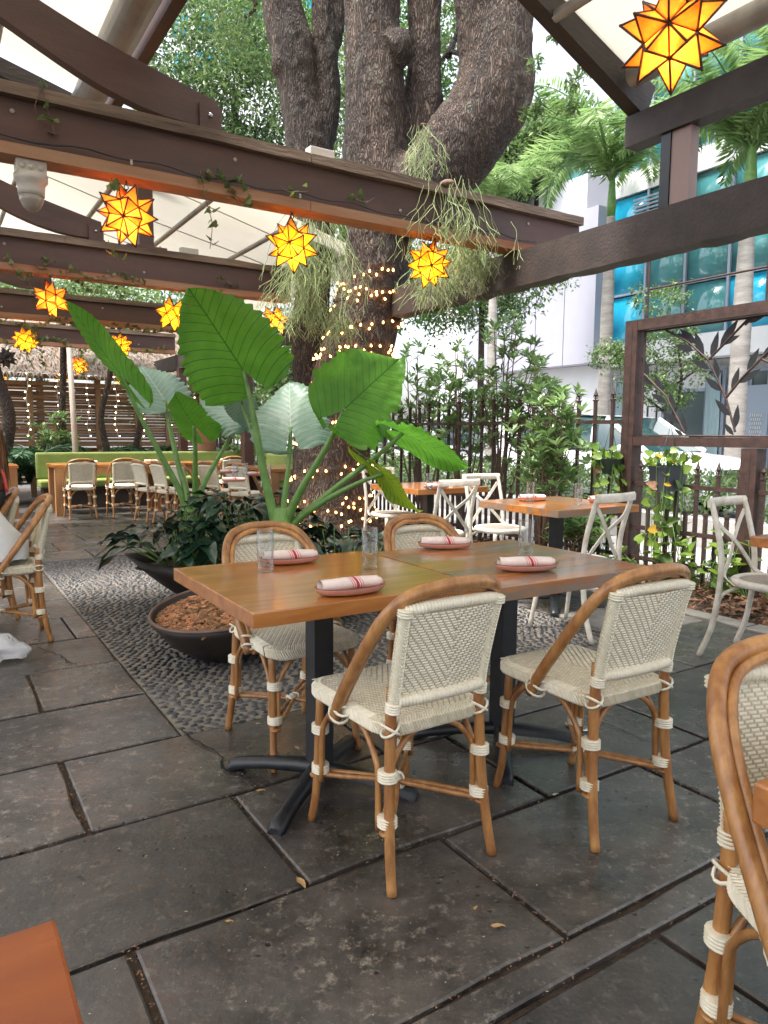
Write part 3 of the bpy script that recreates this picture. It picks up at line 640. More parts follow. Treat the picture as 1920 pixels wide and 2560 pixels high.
def frond_mesh(L_, droop, seed, n=42, lw=.045, ll=.62):
    r = np.random.RandomState(seed); t = np.linspace(0, 1, n)
    ang = 1.15-droop*t**1.2; dx = np.cos(ang)*L_/n; dz = np.sin(ang)*L_/n
    x = np.cumsum(dx)-dx[0]; zz = np.cumsum(dz)-dz[0]; P, D, N_, LL = [], [], [], []
    for i in range(3, n):
        T = np.array([math.cos(ang[i]), 0, math.sin(ang[i])]); up = np.array([-T[2], 0, T[0]])
        for s_ in (-1, 1):
            for q in range(3):
                d = T*.55+np.array([0, s_, 0])*.85+up*r.uniform(-.5, .45)+np.array([0, 0, -.30])
                P.append([x[i]+r.uniform(-.02, .02), 0, zz[i]]); D.append(d); N_.append(up+r.normal(size=3)*.2)
                LL.append(ll*(math.sin(math.pi*min(1, t[i]*.85+.12))**.6)*r.uniform(.8, 1.1))
    me = np_leaves('frond', np.array(P), np.array(D), np.array(N_), np.array(LL), lw, palmleaf)
    tm = MB().tube([(x[i], 0, zz[i]) for i in range(0, n, 3)], np.linspace(.035, .006, len(range(0, n, 3))), 5)
    bm = bmesh.new(); bm.from_mesh(me); m2 = tm.mesh('t', palmleaf); bm.from_mesh(m2); bm.to_mesh(me); bm.free(); return me
fronds = [frond_mesh(2.9, d, i) for i, d in enumerate((1.5, 2.0, 2.5, .9))]
def royal_palm(base, h, label, seed, r0=.19, nf=15, group='royal palms along the street', scale=1.0, low=False):
    r = random.Random(seed); t = thing('royal_palm', label, 'palm tree', base, 0, group)
    prof = [(r0*1.25, 0), (r0*1.05, .6), (r0*.95, h*.4), (r0, h*.6), (r0*.75, h*.9), (r0*.62, h)]
    p2 = []
    for i in range(60):
        z = h*i/59; k = next(j for j in range(5) if prof[j+1][1] >= z-1e-6); a, bq = prof[k], prof[k+1]; f = (z-a[1])/(bq[1]-a[1])
        p2.append(((a[0]+(bq[0]-a[0])*f)*(1.03 if i % 2 else 1), z))
    part('trunk', MB().lathe(p2, 14), trunkgrey, t)
    part('crownshaft', MB().lathe([(r0*.62, 0), (r0*.7, .3), (r0*.45, 1.0), (.05, 1.6)], 12, (0, 0, h)), stemgreen if not low else leafbrown, t)
    for i in range(nf):
        o = link('frond', fronds[[0, 1, 2, 1][i % 4] if i < nf-2 else 3], t, (0, 0, h+.9+.25*r.random())); o.rotation_euler = (r.uniform(-.25, .25), r.uniform(-.2, .15), i*2.4+r.uniform(-.2, .2)); s_ = r.uniform(.85, 1.1)*scale; o.scale = (s_, s_, s_)
    return t
def street(px, u_):   # ground point of a trunk seen at column px on the line u = u_
    p = atU(px, 1083, u_); return Vector((p.x, p.y, -.1))
pb1 = street(1506, 17.2); h1 = atU(1503, 480, 17.2).z-.5
royal_palm(pb1, h1-.2, 'royal palm with a brown-tipped crown in front of the grey panelled block', 2, scale=1.35)
pb2 = street(1838, 16.9); royal_palm(pb2, atU(1830, 440, 16.9).z-.5, 'royal palm whose ringed trunk rises behind the leaf-patterned metal panel', 5, r0=.22, scale=1.3)
pb3 = street(1990, 17.4); royal_palm(pb3, atU(1960, 400, 17.4).z-.4, 'royal palm at the right edge with only its crown reaching into view', 8, nf=11, scale=1.5)
pb4 = atY(1225, 1083, 15); royal_palm(Vector((pb4.x, pb4.y, -.1)), 5.0, 'yellow-green palm crown just right of the forked oak trunk', 9, r0=.1, nf=9, scale=.62)

# big oak -----------------------------------------------------------------
oak = thing('oak_tree', 'massive old oak with forked ridged trunks rising through the pergola, strung with small lights', 'tree', (0, 0, 0), 0)
S = 7.6
limbs = [
 ([(838, 1400, 150), (826, 1300, 115), (822, 1190, 96), (832, 1100, 98), (862, 980, 92), (900, 850, 88), (935, 700, 82), (950, 560, 80), (955, 470, 90)], 7.6),
 ([(950, 600, 78), (943, 450, 82), (938, 300, 72), (930, 150, 68), (930, 0, 66), (925, -200, 60), (905, -420, 52)], 7.6),
 ([(1000, 560, 50), (1040, 430, 62), (1055, 330, 52), (1062, 200, 42), (1064, 0, 41), (1066, -200, 36), (1090, -400, 30)], 7.75),
 ([(975, 560, 70), (1060, 470, 88), (1150, 370, 92), (1222, 270, 96), (1240, 170, 88), (1215, 60, 68), (1195, -60, 62), (1200, -250, 50)], 7.45),
 ([(1215, 250, 70), (1262, 160, 62), (1275, 60, 55), (1300, -80, 48), (1340, -250, 40)], 7.35),
 ([(1255, 285, 48), (1290, 270, 34), (1308, 262, 18)], 7.3),
 ([(812, 1260, 60), (785, 1050, 46), (772, 900, 40), (785, 700, 44), (786, 520, 50), (782, 430, 52), (768, 340, 55), (745, 240, 50), (728, 120, 50), (704, 0, 48), (680, -150, 45), (640, -350, 38)], 8.0),
 ([(790, 400, 34), (815, 300, 32), (825, 220, 28), (815, 120, 24), (806, 20, 26), (800, -150, 20)], 8.05),
 ([(820, 150, 18), (845, 60, 16), (850, -60, 14)], 8.1),
 ([(735, 160, 28), (700, 165, 28), (678, 160, 24)], 7.9), ([(975, 130, 46), (1005, 112, 36), (1024, 108, 24)], 7.45)]
tm = MB()
for pts, y in limbs:
    P3 = [atY(a, b_, y) for a, b_, _ in pts]; cur = curve(P3, 5); rad = np.interp(np.linspace(0, len(pts)-1, len(cur)), range(len(pts)), [h_/FPX*y for *_, h_ in pts])
    tm.tube(cur, list(rad), 20)
tmp = link('trunk', tm.mesh('trunk', barkm)); md = tmp.modifiers.new('r', 'REMESH'); md.mode = 'VOXEL'; md.voxel_size = .022
bpy.context.view_layer.update(); dg = bpy.context.evaluated_depsgraph_get(); ev = tmp.evaluated_get(dg); tme = bpy.data.meshes.new_from_object(ev); bpy.data.objects.remove(tmp)
bm = bmesh.new(); bm.from_mesh(tme)
for _ in range(3): bmesh.ops.smooth_vert(bm, verts=bm.verts, factor=.5, use_axis_x=True, use_axis_y=True, use_axis_z=True)
bm.normal_update()
for v__ in bm.verts:
    c = v__.co; q = Vector((c.x*3, c.y*3, c.z*1.6))
    v__.co = c+v__.normal*(noise.noise(q)*.035+abs(noise.noise(Vector((c.x*16, c.y*16, c.z*7))))*-.022+noise.noise(c*9)*.012)
bm.to_mesh(tme); BV = BVHTree.FromBMesh(bm); bm.free(); tme.materials.clear(); tme.materials.append(barkm); tme.shade_smooth(); tme.name = 'trunk'
part('trunk', tme, None, oak)
# thin upper branches + leaves of the oak itself
bt = MB()
for pts in [[(1210, 180, 7.6), (1130, 130, 8.2), (1075, 190, 8.6)], [(1120, 140, 8.2), (1150, 60, 8.6), (1160, -40, 9)], [(1170, 110, 8.1), (1180, 190, 8.4)], [(700, 0, 8), (760, -80, 8), (830, -40, 8.4), (860, 60, 8.6)], [(560, -60, 8.4), (640, 10, 8.4), (590, 60, 8.6)]]:
    P3 = [atY(a, b_, y) for a, b_, y in pts]; cur = curve(P3, 4); bt.tube(cur, list(np.linspace(.04, .012, len(cur))), 6)
part('branch', bt, barkm, oak)
ob = [blob(1390, 190, 6.6, .22, .2), blob(1330, 240, 6.8, .07, .25), blob(1425, 240, 6.6, .16, .16), blob(1450, 160, 6.6, .2, .15), blob(1390, 120, 6.7, .25, .12), blob(600, 30, 8.6, .45, .35), blob(830, 200, 8.6, .2, .6), blob(650, 90, 8.6, .3, .3), blob(690, 240, 8.7, .2, .25), blob(1120, 60, 8.6, .35, .4)]
part('leaves', cloud_leaves('leaves', ob, 1700, .075, .028, leafmid), None, oak, kind='stuff')
oc = [(-2.5, 9, 10.5, 2.6, 2.4, 1.2), (.3, 8, 11, 2.6, 2.4, 1.2), (2.4, 7.2, 10, 2, 2, 1.2), (-4, 8, 9.5, 1.8, 2, 1)]
part('crown', cloud_leaves('crown', oc, 9000, .16, .07, leafmid), None, oak, kind='stuff')

# hedge and fence shrubs ------------------------------------------------------
n = 15000; P = np.stack([7.7+1.1*nr.rand(n), -1+21*nr.rand(n), .15+.60*nr.rand(n)**.55], 1)
P[:, 2] += .05*np.sin(P[:, 1]*4)
tag(link('hedge', np_leaves('hedge', P, rdir(n)+np.array([0, 0, .5]), rdir(n)+np.array([0, 0, .8]), .10*(.7+.6*nr.rand(n)), .04, leafmid), None, None, GROT), 'clipped green hedge on the kerb between the fence and the parked car', 'hedge', kind='stuff')
def whorl_shrub(pos, h, spread, nst, seed, label, group='tall shrubs growing along the fence', cat='shrub', mt=shrubleaf, ll=.135, name='fence_shrub', low=.5, nw=11):
    r = random.Random(seed); t = thing(name, label, cat, pos, 0, group); sm = MB(); P, D, N_, LL = [], [], [], []
    for s_ in range(nst):
        a = r.uniform(0, 6.28); top = Vector((math.cos(a)*spread*r.uniform(.2, 1), math.sin(a)*spread*r.uniform(.2, 1), h*r.uniform(.6, 1)))
        mid = top*.5+Vector((r.uniform(-.08, .08), r.uniform(-.08, .08), .05)); cur = curve([Vector((r.uniform(-.05, .05), r.uniform(-.05, .05), 0)), mid, top], 6)
        sm.tube(cur, list(np.linspace(.016, .005, len(cur))), 5)
        tips = [cur[-1]]
        for k in range(nw):
            f = r.uniform(low, 1); p = cur[int(f*(len(cur)-1))]; q = p+Vector((r.uniform(-.26, .26), r.uniform(-.26, .26), r.uniform(.02, .22)))
            sm.tube([p, q], .004, 3); tips.append(q)
        for q in tips:
            ax = Vector((r.uniform(-.4, .4), r.uniform(-.4, .4), 1)).normalized(); e1 = ax.orthogonal().normalized(); e2 = ax.cross(e1)
            for k in range(r.randint(8, 11)):
                b_ = k*2.4; d = (e1*math.cos(b_)+e2*math.sin(b_))*r.uniform(.6, 1)+ax*r.uniform(.1, .9)
                P.append(q-ax*r.uniform(0, .05)); D.append(d); N_.append(ax-d*.2); LL.append(ll*r.uniform(.65, 1.1))
    part('stems', sm, twig, t)
    part('foliage', np_leaves('foliage', np.array(P), np.array(D), np.array(N_), np.array(LL), np.array(LL)*.36, mt), None, t, kind='stuff'); return t
shr = [(5.15, 5.15, 1.75, .42, 8, 'low shrub with glossy whorled leaves beside the fence post of the metal panel'), (5.72, 5.75, 2.25, .38, 9, 'tall shrub on thin bare stems next to the shortest one by the metal panel'),
       (5.75, 6.5, 2.65, .45, 10, 'tallest shrub reaching the slanting beam, between two leafy neighbours'), (5.78, 7.25, 2.5, .45, 9, 'dense shrub behind the cross-back chairs along the fence'),
       (5.75, 8.05, 2.45, .42, 9, 'shrub nearest the right side of the oak trunk along the fence'), (5.25, 9.0, 2.3, .4, 7, 'shrub partly hidden by the right edge of the oak trunk')]
for i, (a, c, h, sp, ns, lb) in enumerate(shr): whorl_shrub(g(a, c, -.04), h, sp, ns, 20+i, lb)
for i, (a, c, h, lb) in enumerate([(5.2, 11.5, 1.5, 'shrub seen through the taro stems left of the oak trunk'), (5.2, 13.0, 1.6, 'shrub at the far left end of the iron fence')]): whorl_shrub(g(a, c, -.04), h, .5, 8, 40+i, lb, nw=10)

# ================================================================ IRON FENCE
fence = thing('iron_fence', 'long rust-brown iron picket fence with spear tops running along the street side', 'fence')
def spear_mesh(h, name='picket', w_=.028):
    mb = MB().box(-w_/2, w_/2, -w_/2, w_/2, 0, h-.13)
    mb.box(-w_*.7, w_*.7, -w_*.7, w_*.7, h-.13, h-.115)
    mb.lathe([(.006, h-.115), (.009, h-.09), (.022, h-.07), (.012, h-.045), (.0, h)], 6, cap=False)
    mb.tube([(0, -.028, h-.075), (0, -.022, h-.10), (0, 0, h-.105), (0, .022, h-.10), (0, .028, h-.075)], .005, 4)
    return mb.mesh(name, rust, False)
FUV = 5.49; pk = spear_mesh(1.72); dog = MB().box(-.014, .014, -.014, .014, 0, .60).box(-.019, .019, -.019, .019, .60, .62).mesh('short_picket', rust, False)
v_ = 4.62; k = 0
while v_ < 15.5:
    link('picket', pk, fence, (FUV, v_, -.03)); link('short_picket', dog, fence, (FUV, v_+.105, -.03)); v_ += .21; k += 1
for z0 in (.12, .50, 1.36): part('rail', MB().box(FUV-.018, FUV+.018, 4.45, 15.6, z0-.018, z0+.018), rust, fence, False)
for vp in (9.6, 12.6, 15.6): part('post', MB().box(FUV-.04, FUV+.04, vp-.04, vp+.04, -.05, 1.85), rust, fence, False)
f2 = thing('iron_fence', 'lower stretch of iron picket fence right of the square panel post', 'fence')
pk2 = spear_mesh(1.06)
v_ = 4.27
while v_ > -1:
    link('picket', pk2, f2, (FUV, v_, -.03)); link('short_picket', dog, f2, (FUV, v_-.095, -.03)); v_ -= .19
for z0 in (.12, .40, .80): part('rail', MB().box(FUV-.018, FUV+.018, -1.0, 4.33, z0-.018, z0+.018), rust, f2, False)
# square posts and leaf panel
pan = thing('metal_leaf_screen', 'rusty steel frame on square posts holding cut-out leafy branches', 'screen')
for (v0, v1, zt) in ((4.33, 4.46, 2.26), (3.16, 3.29, 1.14)): part('post', MB().box(FUV-.065, FUV+.065, v0, v1, -.05, zt).box(FUV-.068, FUV-.0655, v0+.05, v0+.056, -.02, zt-.02), rust, pan, False)
part('frame_rail', MB().box(FUV-.06, FUV+.06, 1.2, 4.329, 1.145, 1.225), rust, pan, False)
part('frame_rail', MB().box(FUV-.06, FUV+.06, 1.2, 4.329, 2.17, 2.26), rust, pan, False)
part('frame_rail', MB().box(FUV-.05, FUV+.05, 1.1, 1.2, 1.145, 2.26), rust, pan, False)
def rebar(pts, r=.011):
    mb = MB(); cur = []
    for a, c in zip(pts[:-1], pts[1:]):
        a, c = Vector(a), Vector(c); n_ = max(2, int((c-a).length/.008)); cur += [a.lerp(c, i/n_) for i in range(n_)]
    cur.append(Vector(pts[-1])); return mb.tube(cur, [r*(1.18 if i % 2 else .92) for i in range(len(cur))], 6)
def FP(px, py): q = uv(atU(px, py, FUV)); return Vector((FUV, q[1], q[2]))
part('rebar_edge', rebar([(FUV, 4.29, 1.24), (FUV, 4.29, 2.16)]), rust, pan); part('rebar_edge', rebar([(FUV, 4.28, 1.235), (FUV, 1.25, 1.235)], .008), rust, pan)
part('rebar_edge', rebar([(FUV, 4.28, 2.155), (FUV, 1.25, 2.155)], .009), rust, pan)
for pts in [[(1712, 1082), (1665, 990), (1607, 932)], [(1838, 1080), (1815, 995), (1771, 900), (1720, 855), (1665, 826)], [(1771, 900), (1815, 855), (1872, 796)], [(1815, 995), (1855, 945), (1920, 880), (1985, 820)], [(1905, 898), (1940, 915)]]:
    part('rebar_branch', rebar([FP(*p) for p in pts], .0095), rust, pan)
lf = []
for tipx, tipy, bx, by in [(1605, 890, 1622, 938), (1602, 942, 1634, 962), (1636, 934, 1655, 980), (1629, 984, 1668, 1008), (1674, 978, 1686, 1032), (1656, 1028, 1697, 1058), (1704, 1030, 1716, 1080), (1686, 1072, 1708, 1090),
    (1687, 862, 1735, 877), (1738, 830, 1758, 895), (1690, 835, 1725, 845), (1730, 900, 1775, 922), (1786, 892, 1796, 948), (1762, 942, 1803, 978), (1788, 998, 1824, 1040), (1845, 1012, 1838, 1070), (1808, 1056, 1834, 1088),
    (1796, 828, 1778, 895), (1846, 798, 1800, 866), (1850, 838, 1802, 862), (1898, 870, 1868, 925), (1848, 918, 1830, 978), (1902, 922, 1848, 958), (1880, 790, 1862, 815), (1912, 790, 1868, 806), (1940, 850, 1905, 900), (1700, 822, 1740, 860)]:
    a, c = FP(bx, by), FP(tipx, tipy); d = c-a; L_ = d.length; d.normalize(); s_ = Vector((1, 0, 0)).cross(d); w_ = L_*.15
    o2 = [a]+[a+d*L_*f+s_*w_*q for f, q in ((.2, .7), (.45, 1), (.75, .6))]+[c]+[a+d*L_*f-s_*w_*q for f, q in ((.75, .6), (.45, 1), (.2, .7))]
    mb = MB().add([p+Vector((.003, 0, 0)) for p in o2]+[p-Vector((.003, 0, 0)) for p in o2], [tuple(range(8)), tuple(range(15, 7, -1))]+[(i, 8+i, 8+(i+1) % 8, (i+1) % 8) for i in range(8)]); part('metal_leaf', mb, black, pan, False)
for z0 in (2.52, 2.83): part('rebar_rail', rebar([(FUV, 4.28, z0), (FUV, 1.2, z0)], .009), rust, pan)
for vp in (4.28, 3.2, 2.1): part('rebar_post', rebar([(FUV, vp, 2.26), (FUV, vp, 2.84)], .010), rust, pan)

# ================================================================ PERGOLA
def beam(v, u0, u1, lab, cut, nm='pergola_beam'):
    t = thing(nm, lab, 'beam', (0, 0, 0), None, 'timber-capped pergola beams'); rows = []
    part('core', MB().box(u0, u1, v, v+.10, 2.735, 2.965), brownsteel, t, False)
    for i, (z0, z1, d0, d1, mt, nm2) in enumerate(((2.672, 2.733, -.035, .13, boardwood, 'bottom_board'), (2.967, 3.03, -.05, .15, capwood, 'cap_board'))):
        x = u0
        while x < (cut if i == 0 else u1)-.05:
            x1 = min(x+3.6, cut if i == 0 else u1); n_ = max(3, int((x1-x-.01)/.12)); sec = []
            for k in range(n_+1):
                q = x+.002+(x1-x-.004)*k/n_; j = lambda a: (noise.noise(Vector((q*3+v*7, a*9, i*5)))*.012 if mt is capwood else noise.noise(Vector((q*2+v*7, a*9, 3)))*.005)
                sec.append([(q, v+d0+j(1), z0+j(5)*.3), (q, v+d1+j(2), z0), (q, v+d1+j(2), z1+j(3)), (q, v+d0+j(1), z1+j(4)), (q, v+d0+j(1), z0+j(5)*.3)])
            mb = MB().grid(sec); o = len(mb.v); mb.add([sec[0][k] for k in range(4)]+[sec[-1][k] for k in range(4)], [(3, 2, 1, 0), (4, 5, 6, 7)])
            part(nm2, mb, mt, t, False); x = x1
    x = u0+.6
    while x < u1-.2:
        part('bolt', MB().lathe([(.013, 0), (.013, .006), (.006, .010), (0, .010)], 6), greysteel, t, False).matrix_local = Matrix.Translation((x, v-.0005, 2.85+rnd.choice((-.05, .05)))) @ Matrix.Rotation(RAD(90), 4, 'X'); x += 1.22
    return t
beam(4.40, -5, 4.72, 'nearest pergola beam with splintered timber cap, crossing in front of the oak trunk', 4.27)
beam(7.45, -6, 3.50, 'second pergola beam, ending at the hanging cactus left of the oak', 3.50)
beam(10.5, -7, 4.02, 'third pergola beam from the front, hung with ivy', 4.02)
beam(13.55, -7, 4.02, 'fourth pergola beam, second from the back', 4.02)
beam(16.6, -8, 4.02, 'farthest pergola beam, in front of the thatched roof', 4.02)
sb = thing('side_beam', 'heavy dark rough-edged beam slanting across on the right, carrying the pergola', 'beam')
rows = []
n_ = 120
for k in range(n_+1):
    q = -3+12.8*k/n_; j = lambda a, s_=.014: noise.noise(Vector((q*5, a*7, 1)))*s_
    rows.append([(4.0+j(1, .004), q, 2.395+j(2)), (4.16+j(1, .004), q, 2.395+j(3, .03)), (4.16, q, 2.668), (4.0, q, 2.668+j(6, .003)), (4.0+j(1, .004), q, 2.395+j(2))])
part('beam_body', MB().grid(rows).add(rows[0][:4]+rows[-1][:4], [(3, 2, 1, 0), (4, 5, 6, 7)]), darkbrown, sb, False)
rb = thing('side_beam', 'rear side beam behind the oak trunk, propped on brown posts', 'beam')
part('beam_body', MB().box(4.05, 4.17, 9.85, 17.2, 2.40, 2.66), darkbrown, rb, False)
for vp in (10.2, 13.4): part('post', MB().box(4.03, 4.17, vp, vp+.14, 0, 2.397), brownsteel, rb, False)
part('brace', MB().bar((4.1, 10.4, 1.75), (4.1, 11.2, 2.38), .09, .14), boardwood, rb, False)
# upper canopy frame at the right
uf = thing('canopy_frame', 'painted steel frame of the small upper canopy at the top right corner', 'frame')
part('edge_beam', MB().box(4.0, 4.13, -3, 3.36, 3.12, 3.31), darkbrown, uf, False)
part('rafter', MB().bar((4.12, 3.31, 3.40), (-.6, 3.31, 5.37), .10, .22), darkbrown, uf, False)
part('post', MB().box(4.02, 4.10, 3.02, 3.09, 2.672, 3.118), black, uf, False); part('post_cover', MB().box(4.03, 4.11, 2.885, 3.018, 2.672, 3.118), mat('dusty_pink_steel', (.30, .21, .19), .6), uf, False)
part('gutter_tube', MB().tube([(3.86, 3.2, 3.47), (3.86, -3, 3.47)], .07, 16), greysteel, uf)
for uu_, z0 in ((3.25, 3.77), (2.3, 4.17), (1.3, 4.58)): part('purlin', MB().tube([(uu_, 3.27, z0-.10), (uu_, -3, z0-.10)], .035, 10), greysteel, uf)
cv = thing('canvas_canopy', 'cream canvas stretched over the upper right frame', 'canopy')
def sheet(us, vs_, zf, th=.006):
    up = [[(a, c, zf(a, c)) for a in us] for c in vs_]; return MB().grid(up)
part('canvas', sheet(np.linspace(4.02, -.6, 16), np.linspace(3.28, -3, 14), lambda a, c: 3.42+(4.12-a)*.418+.03+.025*math.sin((a)*3.3)*math.sin(c*2.2)), canvas, cv)
# left canopies
Z1 = lambda a, c: 3.66+(1.25-a)*.30-.012*(1.25-a)**2+.02*math.sin(a*2.6+c)
c1 = thing('canvas_canopy', 'cream canvas canopy overhead at the top left with a thick steel gutter', 'canopy')
part('canvas', sheet(np.linspace(1.22, -5, 20), np.linspace(-3, 5.85, 18), lambda a, c: Z1(a, c)), canvas, c1)
part('gutter_tube', MB().tube([(1.13, -3, 3.62), (1.13, 5.9, 3.62)], .105, 20), greysteel, c1)
part('edge_beam', MB().box(1.26, 1.33, -3, 6.0, 3.56, 3.80), brownsteel, c1, False)
part('end_beam', MB().bar((1.3, 5.93, 3.55), (-5, 5.93, 5.3), .06, .12), darkbrown, c1, False)
for uu_ in (.55, -.25, -1.1, -2.0): part('purlin', MB().tube([(uu_, -3, Z1(uu_, 0)-.05), (uu_, 5.85, Z1(uu_, 0)-.05)], .028, 8), greysteel, c1)
Z2 = lambda a, c: 3.12+(4.0-a)*.27-.008*(4-a)**2+.018*math.sin(a*2.2)*math.sin(c*1.7)
c2 = thing('canvas_canopy', 'wide cream canvas canopy over the second and third beams, behind the lanterns', 'canopy')
part('canvas', sheet(np.linspace(4.3, -5, 28), np.linspace(6.65, 10.7, 10), lambda a, c: Z2(a, c)), canvas, c2)
for uu_ in (3.9, 3.2, 2.45, 1.7, .95, .2, -.6): part('purlin', MB().tube([(uu_, 6.7, Z2(uu_, 8)-.05), (uu_, 10.7, Z2(uu_, 8)-.05)], .026, 8), greysteel, c2)
for vq in (7.3, 8.3, 9.5): part('seam', MB().tube([(a, vq, Z2(a, vq)-.012) for a in np.linspace(4.2, -5, 20)], .006, 4), greysteel, c2)
def arch(v, du, lab, dz=0):
    t = thing('curved_brace', lab, 'brace', (0, 0, 0), None, 'curved steel braces standing on the pergola beams')
    top = [(1.61, 3.225), (1.42, 3.27), (1.07, 3.36), (.79, 3.45), (.50, 3.56), (.2, 3.70), (-.3, 3.98), (-1.0, 4.45)]; bot = [(1.61, 3.07), (1.45, 3.065), (1.20, 3.085), (.90, 3.165), (.55, 3.32), (.18, 3.51), (-.35, 3.84), (-1.05, 4.32)]
    A = curve([(a+du, v+.01, z) for a, z in top], 4); B = curve([(a+du, v+.01, z) for a, z in bot], 4); W = Vector((0, .075, 0))
    part('arch', MB().grid([[a, a+W, b_+W, b_, a] for a, b_ in zip(A, B)]).add([A[0], A[0]+W, B[0]+W, B[0]], [(0, 1, 2, 3)]), brownsteel, t, False)
    br = part('bracket', MB().box(1.49+du, 1.625+du, v-.008, v+.006, 3.034, 3.19).box(1.49+du, 1.625+du, v+.088, v+.10, 3.034, 3.19).box(1.60+du, 1.64+du, v+.006, v+.09, 3.034, 3.06), brownsteel, t, False)
    part('bolt', MB().sphere((1.555+du, v-.010, 3.13), .016, 10, 6), chrome, br)
arch(4.42, 0, 'nearest curved steel brace, at the top left on the first beam'); arch(7.47, -.07, 'second curved brace, below the first and behind the white dome camera')
arch(10.52, -.1, 'third curved brace, ending beside a lit star on the third beam')
pt = thing('steel_post', 'brown steel post standing on the second beam behind the hanging star', 'post', g(1.95, 7.5, 3.03), GROT)
part('shaft', MB().box(-.07, .07, -.07, .07, .02, 1.25), brownsteel, pt, False); bp_ = part('base_plate', MB().box(-.19, .19, -.10, .10, 0, .018), brownsteel, pt, False)
for sx in (-.13, .13): part('bolt', MB().sphere((sx, -.07, .024), .014, 8, 5), chrome, bp_)
for px, py, vv_, lb in ((800, 385, 4.45, 'grey cable box on top of the nearest beam beside the left trunk'), (472, 632, 7.5, 'small grey cable box on top of the second beam')):
    p = atV(px, py, vv_); q = uv(p); o = single('cable_box', bevel_box_mesh('cable_box', camgrey, -.09, .09, -.04, .04, 0, .065), None, lb, 'cable box', 'cable boxes on the beams', g(q[0], q[1], 3.035), GROT)
lc = thing('light_conduit', 'pale cable conduit lying along the top of the nearest beam', 'cable')
part('conduit', MB().tube([(-3, 4.44, 3.045), (1.9, 4.44, 3.045), (2.6, 4.45, 3.045), (3.1, 4.44, 3.045)], .012, 6), camgrey, lc)
cab = thing('power_cable', 'black cable looping along the near face of the nearest beam', 'cable')
pc = []
for k in range(60):
    x = -1+k*.088; pc.append((x, 4.40-.042, 2.745+.010*math.sin(k*1.3)+.02*abs(math.sin(k*.21))))
part('cable', MB().tube(pc, .0045, 5), black, cab)
for x in (.2, 1.07, 2.12, 3.22): part('staple', MB().box(x-.006, x+.006, 4.352, 4.362, 2.735, 2.762), greysteel, cab, False)
# dome camera
p = uv(atV(78, 440, 4.42)); dc = thing('dome_camera', 'beige dome security camera hanging under the nearest beam at the left edge', 'camera', g(p[0], 4.44, 2.672), GROT)
mt_ = part('mount', bevel_box_mesh('mount', camgrey, -.075, .075, -.05, .05, -.07, 0), None, dc)
for sx in (-.045, 0, .045): part('screw_cap', MB().tube([(sx, -.0505, -.035), (sx, -.056, -.035)], .017, 12), camgrey, mt_)
part('housing', MB().lathe([(.085, -.07), (.085, -.10), (.07, -.115), (.068, -.15), (.066, -.175)], 24), camgrey, dc); part('dome', MB().lathe([(.064, -.176), (.058, -.205), (.042, -.235), (.02, -.252), (0, -.256)], 24), mat('smoked_dome', (.33, .29, .25), .25), dc)
# ================================================================ BACK WALL
bw = thing('bamboo_screen', 'screen wall of horizontal split bamboo on timber posts at the back', 'screen')
VB = 15.0; ntop = 2.18; z = .25
while z < ntop:
    x = -3.2
    while x < 5.0:
        L_ = rnd.uniform(1.4, 2.2); x1 = min(x+L_, 5.0)
        a = rnd.uniform(-.012, .012); part('bamboo_slat', MB().bar((x, VB, z), (x1-.01, VB, z+a), .018, .040+rnd.uniform(0, .008)*(x < 2.6)), bamboo, bw, False); x = x1
    z += rnd.uniform(.046, .062) if z < 1.5 else rnd.uniform(.044, .052)
for x in (-2.2, -.9, .6, 1.65, 2.85, 3.6, 4.2, 4.9): part('timber_post', MB().box(x, x+.10, VB-.10, VB-.02, 0, 2.22), timber, bw, False)
for z in (.95, 2.08): part('timber_rail', MB().box(-3.2, 5.0, VB-.13, VB-.101, z, z+.07), timber, bw, False)
part('top_plank', MB().box(-3.2, 5.0, VB-.08, VB+.05, 2.221, 2.30), timber, bw, False)
th = thing('thatched_roof', 'grey-brown palm thatch roof edge above the bamboo screen', 'roof')
part('roof_board', MB().grid([[(-3.4, VB-.25, 2.30), (5.2, VB-.25, 2.30)], [(-3.4, VB+1.6, 3.5), (5.2, VB+1.6, 3.5)]]), leafbrown, th, False)
n = 9000; f = nr.rand(n); P = np.stack([-3.4+8.6*nr.rand(n), VB-.28+1.85*f, 2.31+1.2*f+.04*nr.rand(n)], 1); D = np.array([0, -.85, -.55])+nr.normal(size=(n, 3))*np.array([.35, .1, .12])
part('thatch', np_leaves('thatch', P, D, np.tile([0, -.5, .8], (n, 1)), .30, .018, thatchm), None, th, kind='stuff')
